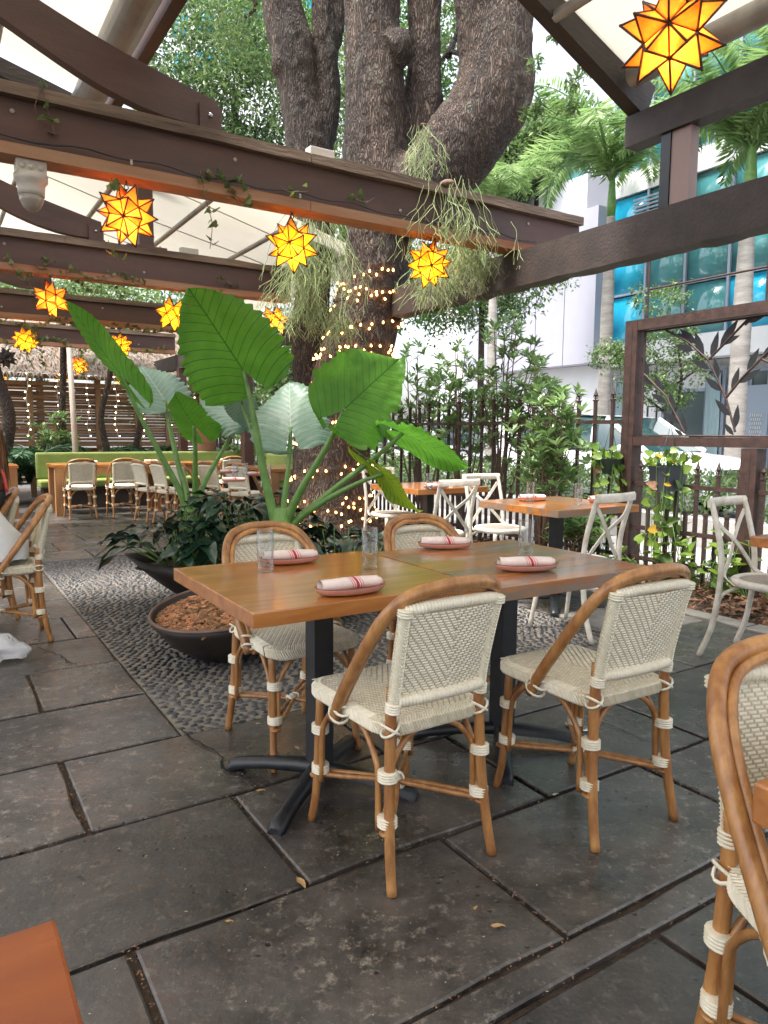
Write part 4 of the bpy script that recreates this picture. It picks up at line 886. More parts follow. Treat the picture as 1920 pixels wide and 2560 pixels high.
# ================================================================ PARKED CARS
def car(loc, rz, label, L_=4.75, W_=1.92, H_=1.72, paint=carwhite, group='cars parked on the street'):
    """local +x is the front"""
    t = thing('parked_car', label, 'car', loc, rz, group)
    st = [(-2.37, .62, .95, .78, 1.0), (-2.30, .42, 1.0, .88, 1.12), (-1.9, .34, 1.05, .95, 1.18), (-.6, .32, 1.06, .96, 1.16), (.75, .32, 1.05, .96, 1.12), (1.1, .33, 1.05, .96, 1.08), (1.95, .36, .98, .93, .98), (2.25, .42, .90, .85, .88), (2.38, .55, .74, .72, .70)]
    s_ = L_/4.75; rows = []
    for x, zb, zs, hw, zt in st:
        h = hw*W_/1.92; prof = [(-h*.90, zb), (-h, zb+.14), (-h, zs-.15), (-h*.95, zs), (-h*.72, zt), (0, zt+.025), (h*.72, zt), (h*.95, zs), (h, zs-.15), (h, zb+.14), (h*.90, zb), (0, zb-.02), (-h*.90, zb)]
        rows.append([(x*s_, y, z*H_/1.72) for y, z in prof])
    mb = MB().grid(rows); mb.add(rows[0][:-1], [tuple(range(12))]); mb.add(rows[-1][:-1], [tuple(range(12))[::-1]])
    body = part('body', mb, paint, t)
    cab = [(-2.05, 1.10, .80, 1.14), (-1.85, 1.12, .82, 1.50), (-1.3, 1.13, .86, 1.66), (-.3, 1.12, .87, 1.72), (.25, 1.11, .84, 1.68), (1.15, 1.07, .76, 1.09)]
    rows = []
    for x, zb, hw, zt in cab:
        h = hw*W_/1.92; k = (zt-zb)/.6; rows.append([(x*s_, -h, zb), (x*s_, -h*(1-.12*k), zt-.07*k), (x*s_, -h*(1-.25*k), zt), (x*s_, h*(1-.25*k), zt), (x*s_, h*(1-.12*k), zt-.07*k), (x*s_, h, zb)])
    part('cabin', MB().grid(rows), carglass, t)
    rf = MB().grid([[(x*s_, y*h, z+.012) for y in (-.86, -.7, 0, .7, .86)] for x, h, z in ((-1.88, .80, 1.50), (-1.3, .84, 1.67), (-.3, .85, 1.73), (.27, .82, 1.68))]); part('roof', rf, paint, t)
    for sy in (-1, 1):
        for a, c in (((-2.0, .85, 1.12), (-1.86, .72, 1.5)), ((-.95, .90, 1.13), (-.98, .77, 1.66)), ((.1, .90, 1.12), (.05, .77, 1.69)), ((1.2, .80, 1.09), (.27, .72, 1.67))):
            part('pillar', MB().bar((a[0]*s_, a[1]*sy, a[2]), (c[0]*s_, c[1]*sy, c[2]), .05, .07), paint, t, False)
        hl = part('headlight', MB().sphere((2.2*s_, .68*sy, .80), .13, 12, 8, (.7, 1.5, .7)), carglass, t)
        part('lamp', MB().sphere((2.28*s_, .70*sy, .80), .06, 8, 6), chrome, hl)
        part('mirror', MB().sphere((.85*s_, 1.03*sy, 1.13), .10, 10, 6, (.7, 1.1, .8)), paint, t)
        for x in (-1.45, 1.42):
            wh = part('wheel', MB().tube([(x*s_, sy*.74, .36), (x*s_, sy*.95, .36)], .35, 22), tyre, t)
            part('rim', MB().tube([(x*s_, sy*.951, .36), (x*s_, sy*.962, .36)], .23, 16), chrome, wh)
    gr = part('grille', MB().box(2.28*s_, 2.385*s_, -.50, .50, .56, .83), black, t, False)
    gm_ = MB()
    for r_ in range(4):
        for c in range(13): gm_.tube([(2.40*s_, -.45+c*.072+(.036 if r_ % 2 else 0), .60+r_*.06), (2.40*s_, -.41+c*.072+(.036 if r_ % 2 else 0), .625+r_*.06), (2.40*s_, -.378+c*.072+(.036 if r_ % 2 else 0), .60+r_*.06)], .006, 4)
    part('grille_mesh', gm_, chrome, gr, kind='stuff'); part('bumper', bevel_box_mesh('bumper', paint, 2.2*s_, 2.43*s_, -.8, .8, .36, .54, .04), None, t)
    return t
car(g(10.95, 9.0, -.13), GROT-RAD(90), 'white sport utility car parked nose to the right behind the fence')
car(g(10.95, 14.6, -.13), GROT-RAD(90), 'white car parked behind the first one, mostly hidden by the shrubs', H_=1.5)
car(g(10.95, 3.3, -.13), GROT+RAD(90), 'pale blue-grey car at the right edge beyond the spear-topped fence', paint=mat('car_grey_paint', (.20, .24, .33), .25, coat=1))

# ================================================================ RATTAN CHAIR
def wrapped(pts, r, pitch=.0105, n=9, amp=.09):
    cur = curve(pts, 6); L_ = sum((cur[i+1]-cur[i]).length for i in range(len(cur)-1)); N = max(4, int(L_/pitch)*4)
    out = []; acc = 0; j = 0
    for i in range(N+1):
        d = L_*i/N
        while j < len(cur)-2 and acc+(cur[j+1]-cur[j]).length < d: acc += (cur[j+1]-cur[j]).length; j += 1
        s_ = (cur[j+1]-cur[j]).length; out.append(cur[j].lerp(cur[j+1], min(1, (d-acc)/s_)))
    return out, [r*(1+amp*(-1.3, .35, .8, .35)[i % 4]) for i in range(N+1)], n
def binding(c, ax, r, n=4, h=.0075, sx=1.0):
    c = Vector(c); ax = Vector(ax).normalized(); pts, rs = [], []
    for i in range(n*4+1): pts.append(c+ax*h*(i/4-n/2)); rs.append(r*(.90, 1.02, 1.06, 1.02)[i % 4])
    return pts, rs
def herring(mb, surf, W_, H_, cw=.024, pitch=.0078, th=.0030, sl=.62):
    nc = max(2, int(round(W_/cw))); cw = W_/nc; nrw = int(H_/pitch)+2
    for c in range(nc):
        s_ = 1 if c % 2 else -1
        for k in range(-1, nrw):
            yc = k*pitch; x0, x1 = c*cw, (c+1)*cw; dy = cw*sl*.5*s_
            ya, yb = yc-dy, yc+dy
            if min(ya, yb) < -.004 or max(ya, yb) > H_+.004: continue
            hp = pitch*.46; P = [(x0-.001, ya-hp, 0), (x1+.001, yb-hp, 0), (x1+.001, yb+hp, 0), (x0-.001, ya+hp, 0), (x0+cw*.14, ya+(yb-ya)*.14, th), (x1-cw*.14, yb-(yb-ya)*.14, th)]
            mb.add([surf(p[0]/W_, min(1, max(0, p[1]/H_)), p[2]) for p in P], [(0, 1, 5, 4), (2, 3, 4, 5), (1, 2, 5), (3, 0, 4)])
    return mb
def twill(mb, surf, W_, H_, ln=.019, pitch=.0080, th=.0018):
    nrw = int(H_/pitch); per = ln+.0045
    for k in range(nrw):
        yc = (k+.5)*pitch
        for s_ in (-1, 1):
            off = (k*per*.27) % per; x = -per+off
            while x < W_/2:
                a0, a1 = max(0, x), min(W_/2, x+ln); x += per
                if a1-a0 < .003: continue
                x0, x1 = (W_/2+s_*a0, W_/2+s_*a1); hp = pitch*.45
                if s_ < 0: x0, x1 = x1, x0
                P = [(x0, yc-hp, 0), (x1, yc-hp, 0), (x1, yc+hp, 0), (x0, yc+hp, 0), (x0+.003, yc, th), (x1-.003, yc, th)]
                mb.add([surf(p[0]/W_, p[1]/H_, p[2]) for p in P], [(0, 1, 5, 4), (2, 3, 4, 5), (1, 2, 5), (3, 0, 4)])
    return mb
def make_rattan(loc, rz, label, group):
    t = thing('rattan_chair', label, 'chair', loc, rz, group); t.scale = (.91, 1, 1)
    # seat pad with rolled rim
    out = []
    hw, y0, y1, cr = .205, -.20, .235, .075
    for cx_, cy_, a0 in ((hw-cr, y1-cr, 0), (-hw+cr, y1-cr, 90), (-hw+cr+.01, y0+cr, 180), (hw-cr-.01, y0+cr, 270)):
        for k in range(7): a = RAD(a0+15*k); out.append((cx_+cr*math.cos(a), cy_+cr*math.sin(a)))
    N = len(out); prof = [(.93, .462), (.985, .458), (1.01, .445), (1.0, .425), (.96, .418)]
    mb = MB(); rows = [[(x*k, y*k+(.0175*(1-k)), z+.012*(y > .1)*(-1 if False else 0)) for x, y in out] for k, z in prof]
    mb.add([p for r_ in rows for p in r_], [(i*N+k, i*N+(k+1) % N, (i+1)*N+(k+1) % N, (i+1)*N+k) for i in range(4) for k in range(N)]+[tuple(range(N))[::-1], tuple(4*N+k for k in range(N))])
    seat = part('seat', mb, weave_back, t)
    wv = twill(MB(), lambda a, b_, h: Vector(((-1+2*a)*.192*(1-.05*(1-b_)), -.19+.415*b_, .4630+h)), .385, .415, .019, .0088, .0022)
    part('seat_weave', wv, cream, seat, False, 'stuff')
    cum = out+[out[0]]; ls = [math.dist(cum[i], cum[i+1]) for i in range(N)]; tot = sum(ls)
    rp_ = [(-.022, .4645), (-.004, .4635), (.007, .457), (.011, .442), (.007, .425), (-.004, .414), (-.02, .412)]
    def rs_(a, b_, h):
        d = (tot*b_) % tot; j = 0
        while j < N-1 and d > ls[j]: d -= ls[j]; j += 1
        f = d/ls[j]; x, y = cum[j][0]*(1-f)+cum[j+1][0]*f, cum[j][1]*(1-f)+cum[j+1][1]*f
        tx, ty = (cum[j+1][0]-cum[j][0])/ls[j], (cum[j+1][1]-cum[j][1])/ls[j]; q = min(5.999, max(0, a*6)); k = int(q); fr = q-k
        o, z = rp_[k][0]*(1-fr)+rp_[k+1][0]*fr, rp_[k][1]*(1-fr)+rp_[k+1][1]*fr; ox, oz = rp_[k+1][1]-rp_[k][1], -(rp_[k+1][0]-rp_[k][0]); l_ = math.hypot(ox, oz); o -= ox/l_*h; z -= oz/l_*h*-1 if False else -h*(.9 if k < 1 else .1)
        return Vector((x+ty*o, y-tx*o, z))
    rim = herring(MB(), rs_, .072, tot, .024, .0095, .0028, .75)
    part('seat_rim', rim, cream, seat, False, 'stuff')
    # legs
    for sx in (-1, 1):
        for fr in (0, 1):
            if fr: main = [(sx*.185, .175, .43), (sx*.188, .185, .25), (sx*.192, .195, .10), (sx*.200, .215, 0)]; R0 = .0155
            else: main = [(sx*.168, -.200, .56), (sx*.172, -.198, .44), (sx*.180, -.206, .25), (sx*.190, -.225, .10), (sx*.197, -.245, 0)]; R0 = .0175
            cur = curve(main, 5); leg = part('leg', MB().tube(cur, list(np.linspace(R0, R0*.88, len(cur))), 10), rattan, t)
            sy = 1 if fr else -1; zt = .412
            for dirn in (0, 1):
                if dirn == 0: br = [(sx*.168, sy*.188+.006, .15), (sx*.166, sy*.186+.006, .30), (sx*.150, sy*.184, .345), (sx*.105, sy*.180, .395), (sx*.06, sy*.176, .417)]
                else: br = [(sx*.190, sy*.165, .15), (sx*.188, sy*.160, .30), (sx*.187, sy*.145, .345), (sx*.185, sy*.10, .395), (sx*.180, sy*.055, .417)]
                part('brace', MB().tube(curve(br, 5), .0095, 8), rattan, leg)
            bc = MB()
            for zc in (.315, .185):
                c = (sx*.180, sy*(.188 if fr else .200)-sy*.003, zc); pts, rs = binding(c, (0, -.03*sy, 1), .0290); bc.tube(pts, rs, 14)
            for zc in (.155,):
                pts, rs = binding((sx*.186, sy*.203, zc), (0, 0, 1), .022, 1, .010); part('ring', MB().tube(pts, rs, 12), rattan, leg)
            part('binding', bc, cream, leg, True, 'stuff')
            # stretcher arm to the centre
            a = Vector((sx*.182, sy*.195, .165)); mid = Vector((sx*.05, sy*.055, .175)); e = Vector((sx*.012, sy*.10*-.1, .176))
            for o_ in (-.010, .010):
                off = Vector((-sy*o_, sx*o_, 0))*.9; part('stretcher', MB().tube(curve([a+off, a.lerp(mid, .6)+off, mid+off*.8, Vector((sx*.0, 0, .176))+off*.5], 5), .0085, 7), rattan, t)
    cb = MB()
    for k in range(5): a = RAD(36*k); cb.tube([(.026*math.cos(a+q)*1.0, .026*math.sin(a+q), .176+.016*math.cos(q*2+k)) for q in np.linspace(0, 2*math.pi, 14)][:-1], .004, 5, closed=True)
    cb.sphere((0, 0, .176), .021, 10, 6); part('centre_binding', cb, cream, t, True, 'stuff')
    # hoop
    hp = [(-.220, .035, .405), (-.228, -.02, .49), (-.229, -.10, .60), (-.224, -.165, .69), (-.206, -.215, .762), (-.162, -.258, .818), (-.08, -.282, .842), (0, -.285, .846)]
    full = hp+[(-x, y, z) for x, y, z in hp[-2::-1]]
    hoop = part('hoop', MB().tube(curve(full, 5), .0185, 12), rattan, t)
    inn = [(-x*0-(abs(x)-.024)*(1 if x < 0 else -1), y+.010, z-.014 if z > .78 else z-.004) for x, y, z in full]; inn[7] = (0, -.276, .824)
    part('inner_cane', MB().tube(curve(inn, 5), .0125, 8), rattan, hoop)
    for sx in (-1, 1):
        bx = MB()
        for k, tl in ((0, .5), (1, -.5), (2, .5)):
            c = Vector((sx*.208, .022-.01*k, .425+.014*k)); pts = []
            for q in np.linspace(0, 2*math.pi, 15)[:-1]: pts.append(c+Vector((math.cos(q)*.030, math.sin(q)*.034, math.sin(q)*.034*tl+math.cos(q)*.02*tl)))
            bx.tube(pts, .0048, 5, closed=True)
        c = Vector((sx*.173, -.197, .445))
        for tl in (.8, -.8):
            bx.tube([c+Vector((math.cos(q)*.026, math.sin(q)*.026, math.cos(q)*.02*tl)) for q in np.linspace(0, 2*math.pi, 13)[:-1]], .0045, 5, closed=True)
        part('cross_binding', bx, cream, hoop, True, 'stuff')
    # back panel
    def bs(a, b_, h):
        x = -.150+.300*a; z = .532+.245*b_; yb = -.212-.062*b_**1.15-.018*math.sin(math.pi*a)
        return Vector((x*(1+.05*b_), yb+h, z))
    bp_ = part('backrest', MB().grid([[bs(a, b_, 0) for a in np.linspace(0, 1, 9)] for b_ in np.linspace(0, 1, 9)]), weave_back, t)
    wv = twill(MB(), lambda a, b_, h: bs(a, b_, -h-.001), .30, .25)
    twill(wv, lambda a, b_, h: bs(a, b_, h+.001), .30, .25); part('back_weave', wv, cream, bp_, False, 'stuff')
    fr_ = MB()
    for pts, r in (([(-.160, -.214, .525), (-.08, -.228, .527), (.08, -.228, .527), (.160, -.214, .525)], .0165), ([(-.172, -.260, .782), (-.09, -.278, .792), (.09, -.278, .792), (.172, -.260, .782)], .0165)):
        a, r_, n_ = wrapped(pts, r); fr_.tube(a, r_, 10)
    for sx in (-1, 1):
        ps = curve([(sx*.168, -.202, .505), (sx*.166, -.215, .58), (sx*.170, -.242, .70), (sx*.174, -.264, .785)], 6); fr_.tube(ps, .0185, 10)
        def cyl(a, b_, h):
            q = b_*(len(ps)-1); k = min(len(ps)-2, int(q)); c = ps[k].lerp(ps[k+1], q-k); th_ = 2*math.pi*a; return c+Vector((math.cos(th_), math.sin(th_), 0))*(.0195+h)
        bd = herring(MB(), cyl, .122, .29, .0305, .0092, .0026, .8)
        pts_, rs2 = binding((sx*.168, -.203, .507), (0, -.12, 1), .0225, 4); fr_.tube(pts_, rs2, 12); pts_, rs2 = binding((sx*.174, -.264, .780), (0, -.12, 1), .0225, 3); fr_.tube(pts_, rs2, 12); part('braid', bd, cream, bp_, False, 'stuff')
    part('back_frame', fr_, cream, bp_, True, 'stuff')
    return t
CG = 'cream woven rattan bistro chairs'
def seatpos(u, v, z=0): return g(u, v, z)
chair0 = make_rattan(g(1.175, 1.765), GROT+RAD(1), 'rattan chair in the middle foreground, backed to us at the orange table', CG)
rl = [(1.82, 1.61, -2, 'rattan chair at the near side of the worn grey-streaked table'),
 (1.20, 2.56, 181, 'rattan chair on the far side of the orange table, behind the two drinking glasses'),
 (1.93, 2.50, 178, 'rattan chair on the far side of the worn table, its back rising behind a plate'),
 (1.258, .460, 154, 'large rattan chair cut off by the right edge of the picture'),
 (.33, 4.74, 90, 'rattan chair at the left edge occupied by the person in the white shirt'),
 (.22, 5.40, 90, 'rattan chair under the long-haired woman at the left edge'),
 (.62, 11.0, 0, 'rattan chair at the left edge beyond the woman, by the end of a wooden table'),
 (1.84, 10.98, 0, 'rattan chair with white back facing the green bench, leftmost of the row'),
 (2.42, 10.98, 0, 'rattan chair with white back, second from the left at the bench table'),
 (4.15, 11.25, 0, 'rattan chair right end of the bench table, behind the taro stems'),
 (2.70, 10.15, -78, 'small rattan chair, farthest of the three turned sideways in a row'),
 (2.84, 9.72, -78, 'small rattan chair, middle of the three turned sideways in a row'),
 (2.98, 9.30, -78, 'small rattan chair, nearest of the three turned sideways in a row'),
 (3.36, 9.35, -65, 'rattan chair seen between the taro stems at the corner of the big rear table'),
 (3.55, 8.85, -60, 'rattan chair with wide hoop right of the taro stems at the rear table')]
for u, v, r, lb in rl: copy_tree(chair0, None, g(u, v), GROT+RAD(r), lb)

# ================================================================ CROSS-BACK CHAIR
def make_cross(loc, rz, label, group):
    t = thing('cross_back_chair', label, 'chair', loc, rz, group)
    so = [(.205*math.cos(a)*(1+.06*abs(math.sin(2*a))), .01+.205*math.sin(a)*(1+.06*abs(math.sin(2*a)))) for a in np.linspace(0, 2*math.pi, 33)[:-1]]; N = 32
    mb = MB(); prof = [(.80, .452), (.82, .462), (.97, .462), (1.02, .452), (1.02, .432), (.97, .424), (.80, .424)]
    mb.add([(x*k, y*k, z) for k, z in prof for x, y in so], [(i*N+k, i*N+(k+1) % N, (i+1)*N+(k+1) % N, (i+1)*N+k) for i in range(6) for k in range(N)])
    part('seat_frame', mb, whitepaint, t)
    part('cane_seat', MB().add([(x*.83, y*.83, .455) for x, y in so], [tuple(range(N))]), cane, t, False)
    for sx in (-1, 1):
        pts = [(sx*.20, -.285, 0), (sx*.192, -.225, .18), (sx*.186, -.195, .42), (sx*.180, -.20, .60), (sx*.178, -.25, .80), (sx*.178, -.275, .875)]
        cur = curve(pts, 6); part('back_post', MB().tube(cur, list(np.linspace(.0165, .0155, len(cur))), 10), whitepaint, t)
        pts = [(sx*.19, .20, 0), (sx*.170, .165, .22), (sx*.158, .148, .425)]; part('leg', MB().tube(curve(pts, 5), list(np.linspace(.013, .018, 11)), 10), whitepaint, t)
        for sy in (-1, 1):
            br = [(sx*.178, sy*.172, .22), (sx*.172, sy*.160, .33), (sx*.145, sy*.130, .395), (sx*.09, sy*.10, .418)]
            if sy < 0: br = [(sx*.188, -.205, .24), (sx*.180, -.190, .35), (sx*.15, -.14, .40), (sx*.09, -.10, .418)]
            part('curved_brace', MB().tube(curve(br, 5), .0105, 8), whitepaint, t)
        # crossing back slats
        sp = [Vector((sx*.165, -.262, .815)), Vector((sx*.105, -.258, .74)), Vector((sx*.0, -.222+sx*.006, .645)), Vector((-sx*.10, -.196, .545)), Vector((-sx*.165, -.182, .475)), Vector((-sx*.20, -.10, .428))]
        cs = curve(sp, 6); rows = []
        for i, p in enumerate(cs):
            T = (cs[min(i+1, len(cs)-1)]-cs[max(i-1, 0)]).normalized(); n_ = Vector((0, 1, .15)).normalized(); s2 = T.cross(n_).normalized()*.0125; n_ = n_*.004
            rows.append([p-s2-n_, p+s2-n_, p+s2+n_, p-s2+n_, p-s2-n_])
        part('cross_slat', MB().grid(rows), whitepaint, t, False)
    tr_ = [Vector((x, -.280-.03*(1-(x/.2)**2)+.006, .868)) for x in np.linspace(-.197, .197, 13)]
    part('top_rail', MB().grid([[p+Vector((0, -.010, -.026)), p+Vector((0, .010, -.026)), p+Vector((0, .012, .010)), p+Vector((0, 0, .026)), p+Vector((0, -.012, .010)), p+Vector((0, -.010, -.026))] for p in tr_]).add([tr_[0]+Vector((0, a, b_)) for a, b_ in ((-.01, -.026), (.01, -.026), (.012, .01), (0, .026), (-.012, .01))]+[tr_[-1]+Vector((0, a, b_)) for a, b_ in ((-.01, -.026), (.01, -.026), (.012, .01), (0, .026), (-.012, .01))], [(0, 1, 2, 3, 4), (9, 8, 7, 6, 5)]), whitepaint, t)
    return t
XG = 'white cross-back chairs'
cross0 = make_cross(g(3.46, 3.16), GROT+RAD(6), 'white cross-back chair in front of the small table beside the square post', XG)
for (x, y), r, lb in [((.98, 6.05), 180+32.5-4, 'white cross-back chair on the far side of the small table, half hidden behind a plate'), ((.43, 5.75), 32.5, 'white cross-back chair with its whole X showing, above the far chair of the worn table'),
    ((.08, 7.1), 180+32.5, 'white cross-back chair beside the oak trunk, seen past the yellow taro leaf'), ((2.12, 3.86), 180+32.5+4, 'white cross-back chair at the right edge by the leaf litter')]:
    copy_tree(cross0, None, Vector((x, y, 0)), RAD(r), lb)

# ================================================================ TABLES
def cafe_table(loc, rz, lx, ly, label, top, th=.045, ztop=.75, cat='table', group='square wooden café tables on iron pedestals', arm=.36, boards=0, ar=45):
    t = thing('cafe_table', label, cat, loc, rz, group)
    if boards:
        for k in range(boards): part('plank', bevel_box_mesh('plank', top, -lx/2, lx/2, -ly/2+k*ly/boards+.0006, -ly/2+(k+1)*ly/boards-.0006, ztop-th, ztop-rnd.uniform(0, .0008), .0022, 2), None, t)
    else: part('table_top', bevel_box_mesh('table_top', top, -lx/2, lx/2, -ly/2, ly/2, ztop-th, ztop, .004), None, t)
    part('column', MB().box(-.036, .036, -.036, .036, .06, ztop-th-.001), black, t, False)
    part('mounting_plate', MB().box(-.18, .18, -.18, .18, ztop-th-.009, ztop-th-.0015), black, t, False)
    for k in range(4):
        a = RAD(ar+90*k); d = Vector((math.cos(a), math.sin(a), 0)); s_ = Vector((-d.y, d.x, 0)); rows = []
        for f, w_, z0, z1 in ((.02, .034, .045, .085), (.25, .030, .040, .080), (.55, .028, .032, .066), (.8, .028, .018, .052), (.95, .030, .001, .040), (1.0, .024, .001, .022)):
            c = d*arm*f; rows.append([c-s_*w_+Vector((0, 0, z0)), c+s_*w_+Vector((0, 0, z0)), c+s_*w_*.9+Vector((0, 0, z1-.012)), c+s_*w_*.4+Vector((0, 0, z1)), c-s_*w_*.4+Vector((0, 0, z1)), c-s_*w_*.9+Vector((0, 0, z1-.012)), c-s_*w_+Vector((0, 0, z0))])
        part('foot', MB().grid(rows).add(rows[-1][:-1], [tuple(range(6))]), black, t)
    return t
T1 = g(1.128, 2.185); T1r = GROT+RAD(-.5)
cafe_table(T1, T1r, .79, .765, 'glossy orange wooden café table in the middle, with two plates and two glasses', top_a, ar=40)
T2 = g(1.912, 2.105); cafe_table(T2, GROT+RAD(-1), .755, .80, 'worn café table with grey-streaked top, pushed against the orange one', top_b, ar=52, th=.048, boards=5)
T3 = g(3.84, 3.70); cafe_table(T3, GROT, .80, .80, 'café table near the fence set for two, between three white chairs', top_b, th=.05, boards=5)
T4 = Vector((.42, 6.85, 0)); cafe_table(T4, GROT, .80, .80, 'café table beside the oak trunk behind the cross-back chairs', top_a, th=.05)
cafe_table(g(3.80, 1.59), GROT, .8, .8, 'café table whose pale corner enters the picture at the right edge', top_a, th=.05)
cafe_table(g(-.313, .35), GROT, .80, .80, 'rust-orange table corner close to the camera at the bottom left', mat('orange_stained_wood', (.15, .026, .008), .42, (.36, .095, .02), 5, .2, 40, stretch=(.15, 1, 1), coat=.12, detail=9, ramp=(.3, .7)), th=.05)
cafe_table(g(1.37, .15), GROT, .8, .78, 'orange table corner in front of the large chair at the right edge', top_a, th=.06)
def leg_table(u0, u1, v0, v1, label, legs, z=.75):
    t = thing('wooden_table', label, 'table', g(u0, v0), GROT, 'long pine tables at the back'); lx, ly = u1-u0, v1-v0
    n_ = max(1, int(round(ly/.2)))
    for k in range(n_): part('plank', bevel_box_mesh('plank', top_a, 0, lx, k*ly/n_+.001, (k+1)*ly/n_-.001, z-.045, z-rnd.uniform(0, .002), .003, 1), None, t)
    part('apron', MB().box(.11, lx-.11, .03, .06, z-.15, z-.047), endwood, t, False)
    for x in legs:
        for y in (0.01, ly-.12): part('leg', MB().box(x, x+.11, y, y+.11, 0, z-.047), endwood, t, False)
    return t
leg_table(1.56, 4.6, 11.35, 12.1, 'long pine table in front of the green bench', (.02, 1.5, 2.9))
leg_table(-1.4, 1.12, 11.45, 12.2, 'pine table at the left edge behind the woman', (.02, 2.39))
leg_table(3.92, 5.1, 9.0, 10.2, 'square pine table set with plates and glasses between the taro stems and the oak', (.02, 1.05))
# benches
def bench(u0, u1, v, label, rz=0):
    t = thing('upholstered_bench', label, 'bench', g(u0, v), GROT+rz, 'green upholstered benches'); L_ = u1-u0
    part('seat', bevel_box_mesh('seat', greencush, 0, L_, 0, .45, .34, .46, .03), None, t); part('base', MB().box(.05, L_-.05, .05, .4, 0, .335), darkbrown, t, False)
    k = 0
    part('backrest', bevel_box_mesh('backrest', greencush, 0, L_, .42, .52, .462, .89, .03), None, t)
    return t
bench(1.5, 5.2, 12.35, 'long green bench under the bamboo screen behind the white-backed chairs'); bench(-1.6, 1.05, 12.5, 'green bench corner at the left edge past the string lights')
bench(0, 2.2, 0, 'green bench at the rear right of the set table, against the fence', RAD(90)).location = g(5.35, 9.4)

# ================================================================ PLACE SETTINGS
pm = MB(); N = 28; prof = [(0, .004), (.80, .004), (.93, .009), (1.0, .022), (1.005, .0255), (.985, .0255), (.92, .013), (.78, .008), (0, .008)]
pm.add([(r*.118*math.cos(2*math.pi*k/N), r*.066*math.sin(2*math.pi*k/N), z) for r, z in prof for k in range(N)], [(i*N+k, i*N+(k+1) % N, (i+1)*N+(k+1) % N, (i+1)*N+k) for i in range(8) for k in range(N)])
plate_me = pm.mesh('dish', pinkplate); rim_me = MB().tube([(.118*math.cos(a), .066*math.sin(a), .0256) for a in np.linspace(0, 2*math.pi, 29)[:-1]], .0014, 5, closed=True).mesh('rim', platerim)
def napkin_mat():
    mt = mat('striped_napkin', (.74, .60, .55), .85, (.80, .68, .63), 30, .3, 60); n, L, b_ = nodes_of(mt)
    tc = n.new('ShaderNodeTexCoord'); sp = n.new('ShaderNodeSeparateXYZ'); L.new(tc.outputs['Object'], sp.inputs[0]); rp = n.new('ShaderNodeValToRGB'); rp.color_ramp.interpolation = 'CONSTANT'
    ad = n.new('ShaderNodeMath'); ad.operation = 'MULTIPLY_ADD'; ad.inputs[1].default_value = 1; ad.inputs[2].default_value = .5
    mu = n.new('ShaderNodeMath'); mu.operation = 'MULTIPLY_ADD'; L.new(sp.outputs[2], mu.inputs[0]); mu.inputs[1].default_value = .35; L.new(sp.outputs[0], mu.inputs[2]); m5 = n.new('ShaderNodeMath'); m5.operation = 'MULTIPLY'; m5.inputs[1].default_value = 5; L.new(mu.outputs[0], m5.inputs[0]); L.new(m5.outputs[0], ad.inputs[0]); L.new(ad.outputs[0], rp.inputs[0])
    e = rp.color_ramp.elements; e[0].position = 0; e[0].color = (1, 1, 1, 1); e[1].position = .52; e[1].color = (.80, .22, .25, 1)
    for p, c in ((.535, (1, 1, 1)), (.56, (.80, .22, .25)), (.575, (1, 1, 1)), (.60, (.66, .05, .10)), (.65, (1, 1, 1)), (.675, (.80, .22, .25)), (.69, (1, 1, 1)), (.715, (.80, .25, .27)), (.73, (1, 1, 1))):
        q = e.new(p); q.color = (*c, 1)
    mx = n.new('ShaderNodeMix'); mx.data_type = 'RGBA'; mx.blend_type = 'MULTIPLY'; mx.inputs['Factor'].default_value = 1
    src = b_.inputs['Base Color'].links[0].from_socket; L.new(src, mx.inputs['A']); L.new(rp.outputs[0], mx.inputs['B']); L.new(mx.outputs['Result'], b_.inputs['Base Color']); return mt
napm = napkin_mat()
def napkin_mesh(seed):
    r = random.Random(seed); rows = []; nt_ = 36
    for i in range(17):
        x = -.098+.196*i/16; row = []
        rad = .0265*(1-.18*abs(i/16-.35))
        for k in range(nt_+1):
            a = k/nt_*4*math.pi+.6; q = rad*(.52+.48*k/nt_)*(1+.03*noise.noise(Vector((x*30, a, seed)))); row.append((x+.006*math.sin(a*.5), q*1.18*math.cos(a)+.004*math.sin(x*40), .0085+rad*.86+q*.84*math.sin(a)))
        rows.append(row)
    fl = rows[4:13]; mb = MB().grid(rows)
    return mb.mesh('napkin', napm)
naps = [napkin_mesh(i) for i in range(3)]
def setting(loc, rz, lbp, lbn, i=0):
    t = thing('pink_plate', lbp, 'plate', loc, rz, 'oval pink plates'); d = link('dish', plate_me, t); link('rim', rim_me, d)
    n_ = link('napkin', naps[i % 3], None, loc+Vector((0, 0, .002)), rz+RAD(rnd.uniform(-4, 4))); tag(n_, lbn, 'napkin', 'rolled striped napkins'); return t
def glass(loc, lb, h=.15, r=.0275):
    t = thing('drinking_glass', lb, 'glass', loc, 0, 'tall straight drinking glasses')
    part('tumbler', MB().lathe([(0, .001), (r*.97, .001), (r, .006), (r*1.06, h), (r*1.06-.0015, h+.0008), (r*1.06-.003, h-.001), (r-.003, .024), (r*.6, .019), (0, .018)], 28, cap=False), glassm, t); return t
ZT = .7505
def onT(px, py, z=ZT): return atZ(px, py, z)
s0 = setting(onT(876, 1482), RAD(31), 'pink oval plate nearest the camera on the orange table', 'rolled napkin with red stripes on the nearest plate')
setting(onT(725, 1407), RAD(26), 'pink oval plate on the far side of the orange table beside a glass', 'rolled napkin lying behind the front left glass', 1)
setting(onT(1112, 1370), RAD(5), 'pink oval plate on the far side of the worn grey-streaked table', 'rolled napkin on the far side of the worn table', 2)
setting(onT(1315, 1425), RAD(8), 'pink oval plate at the near right of the worn grey-streaked table', 'rolled napkin at the near right of the worn table, its spiral end showing', 1)
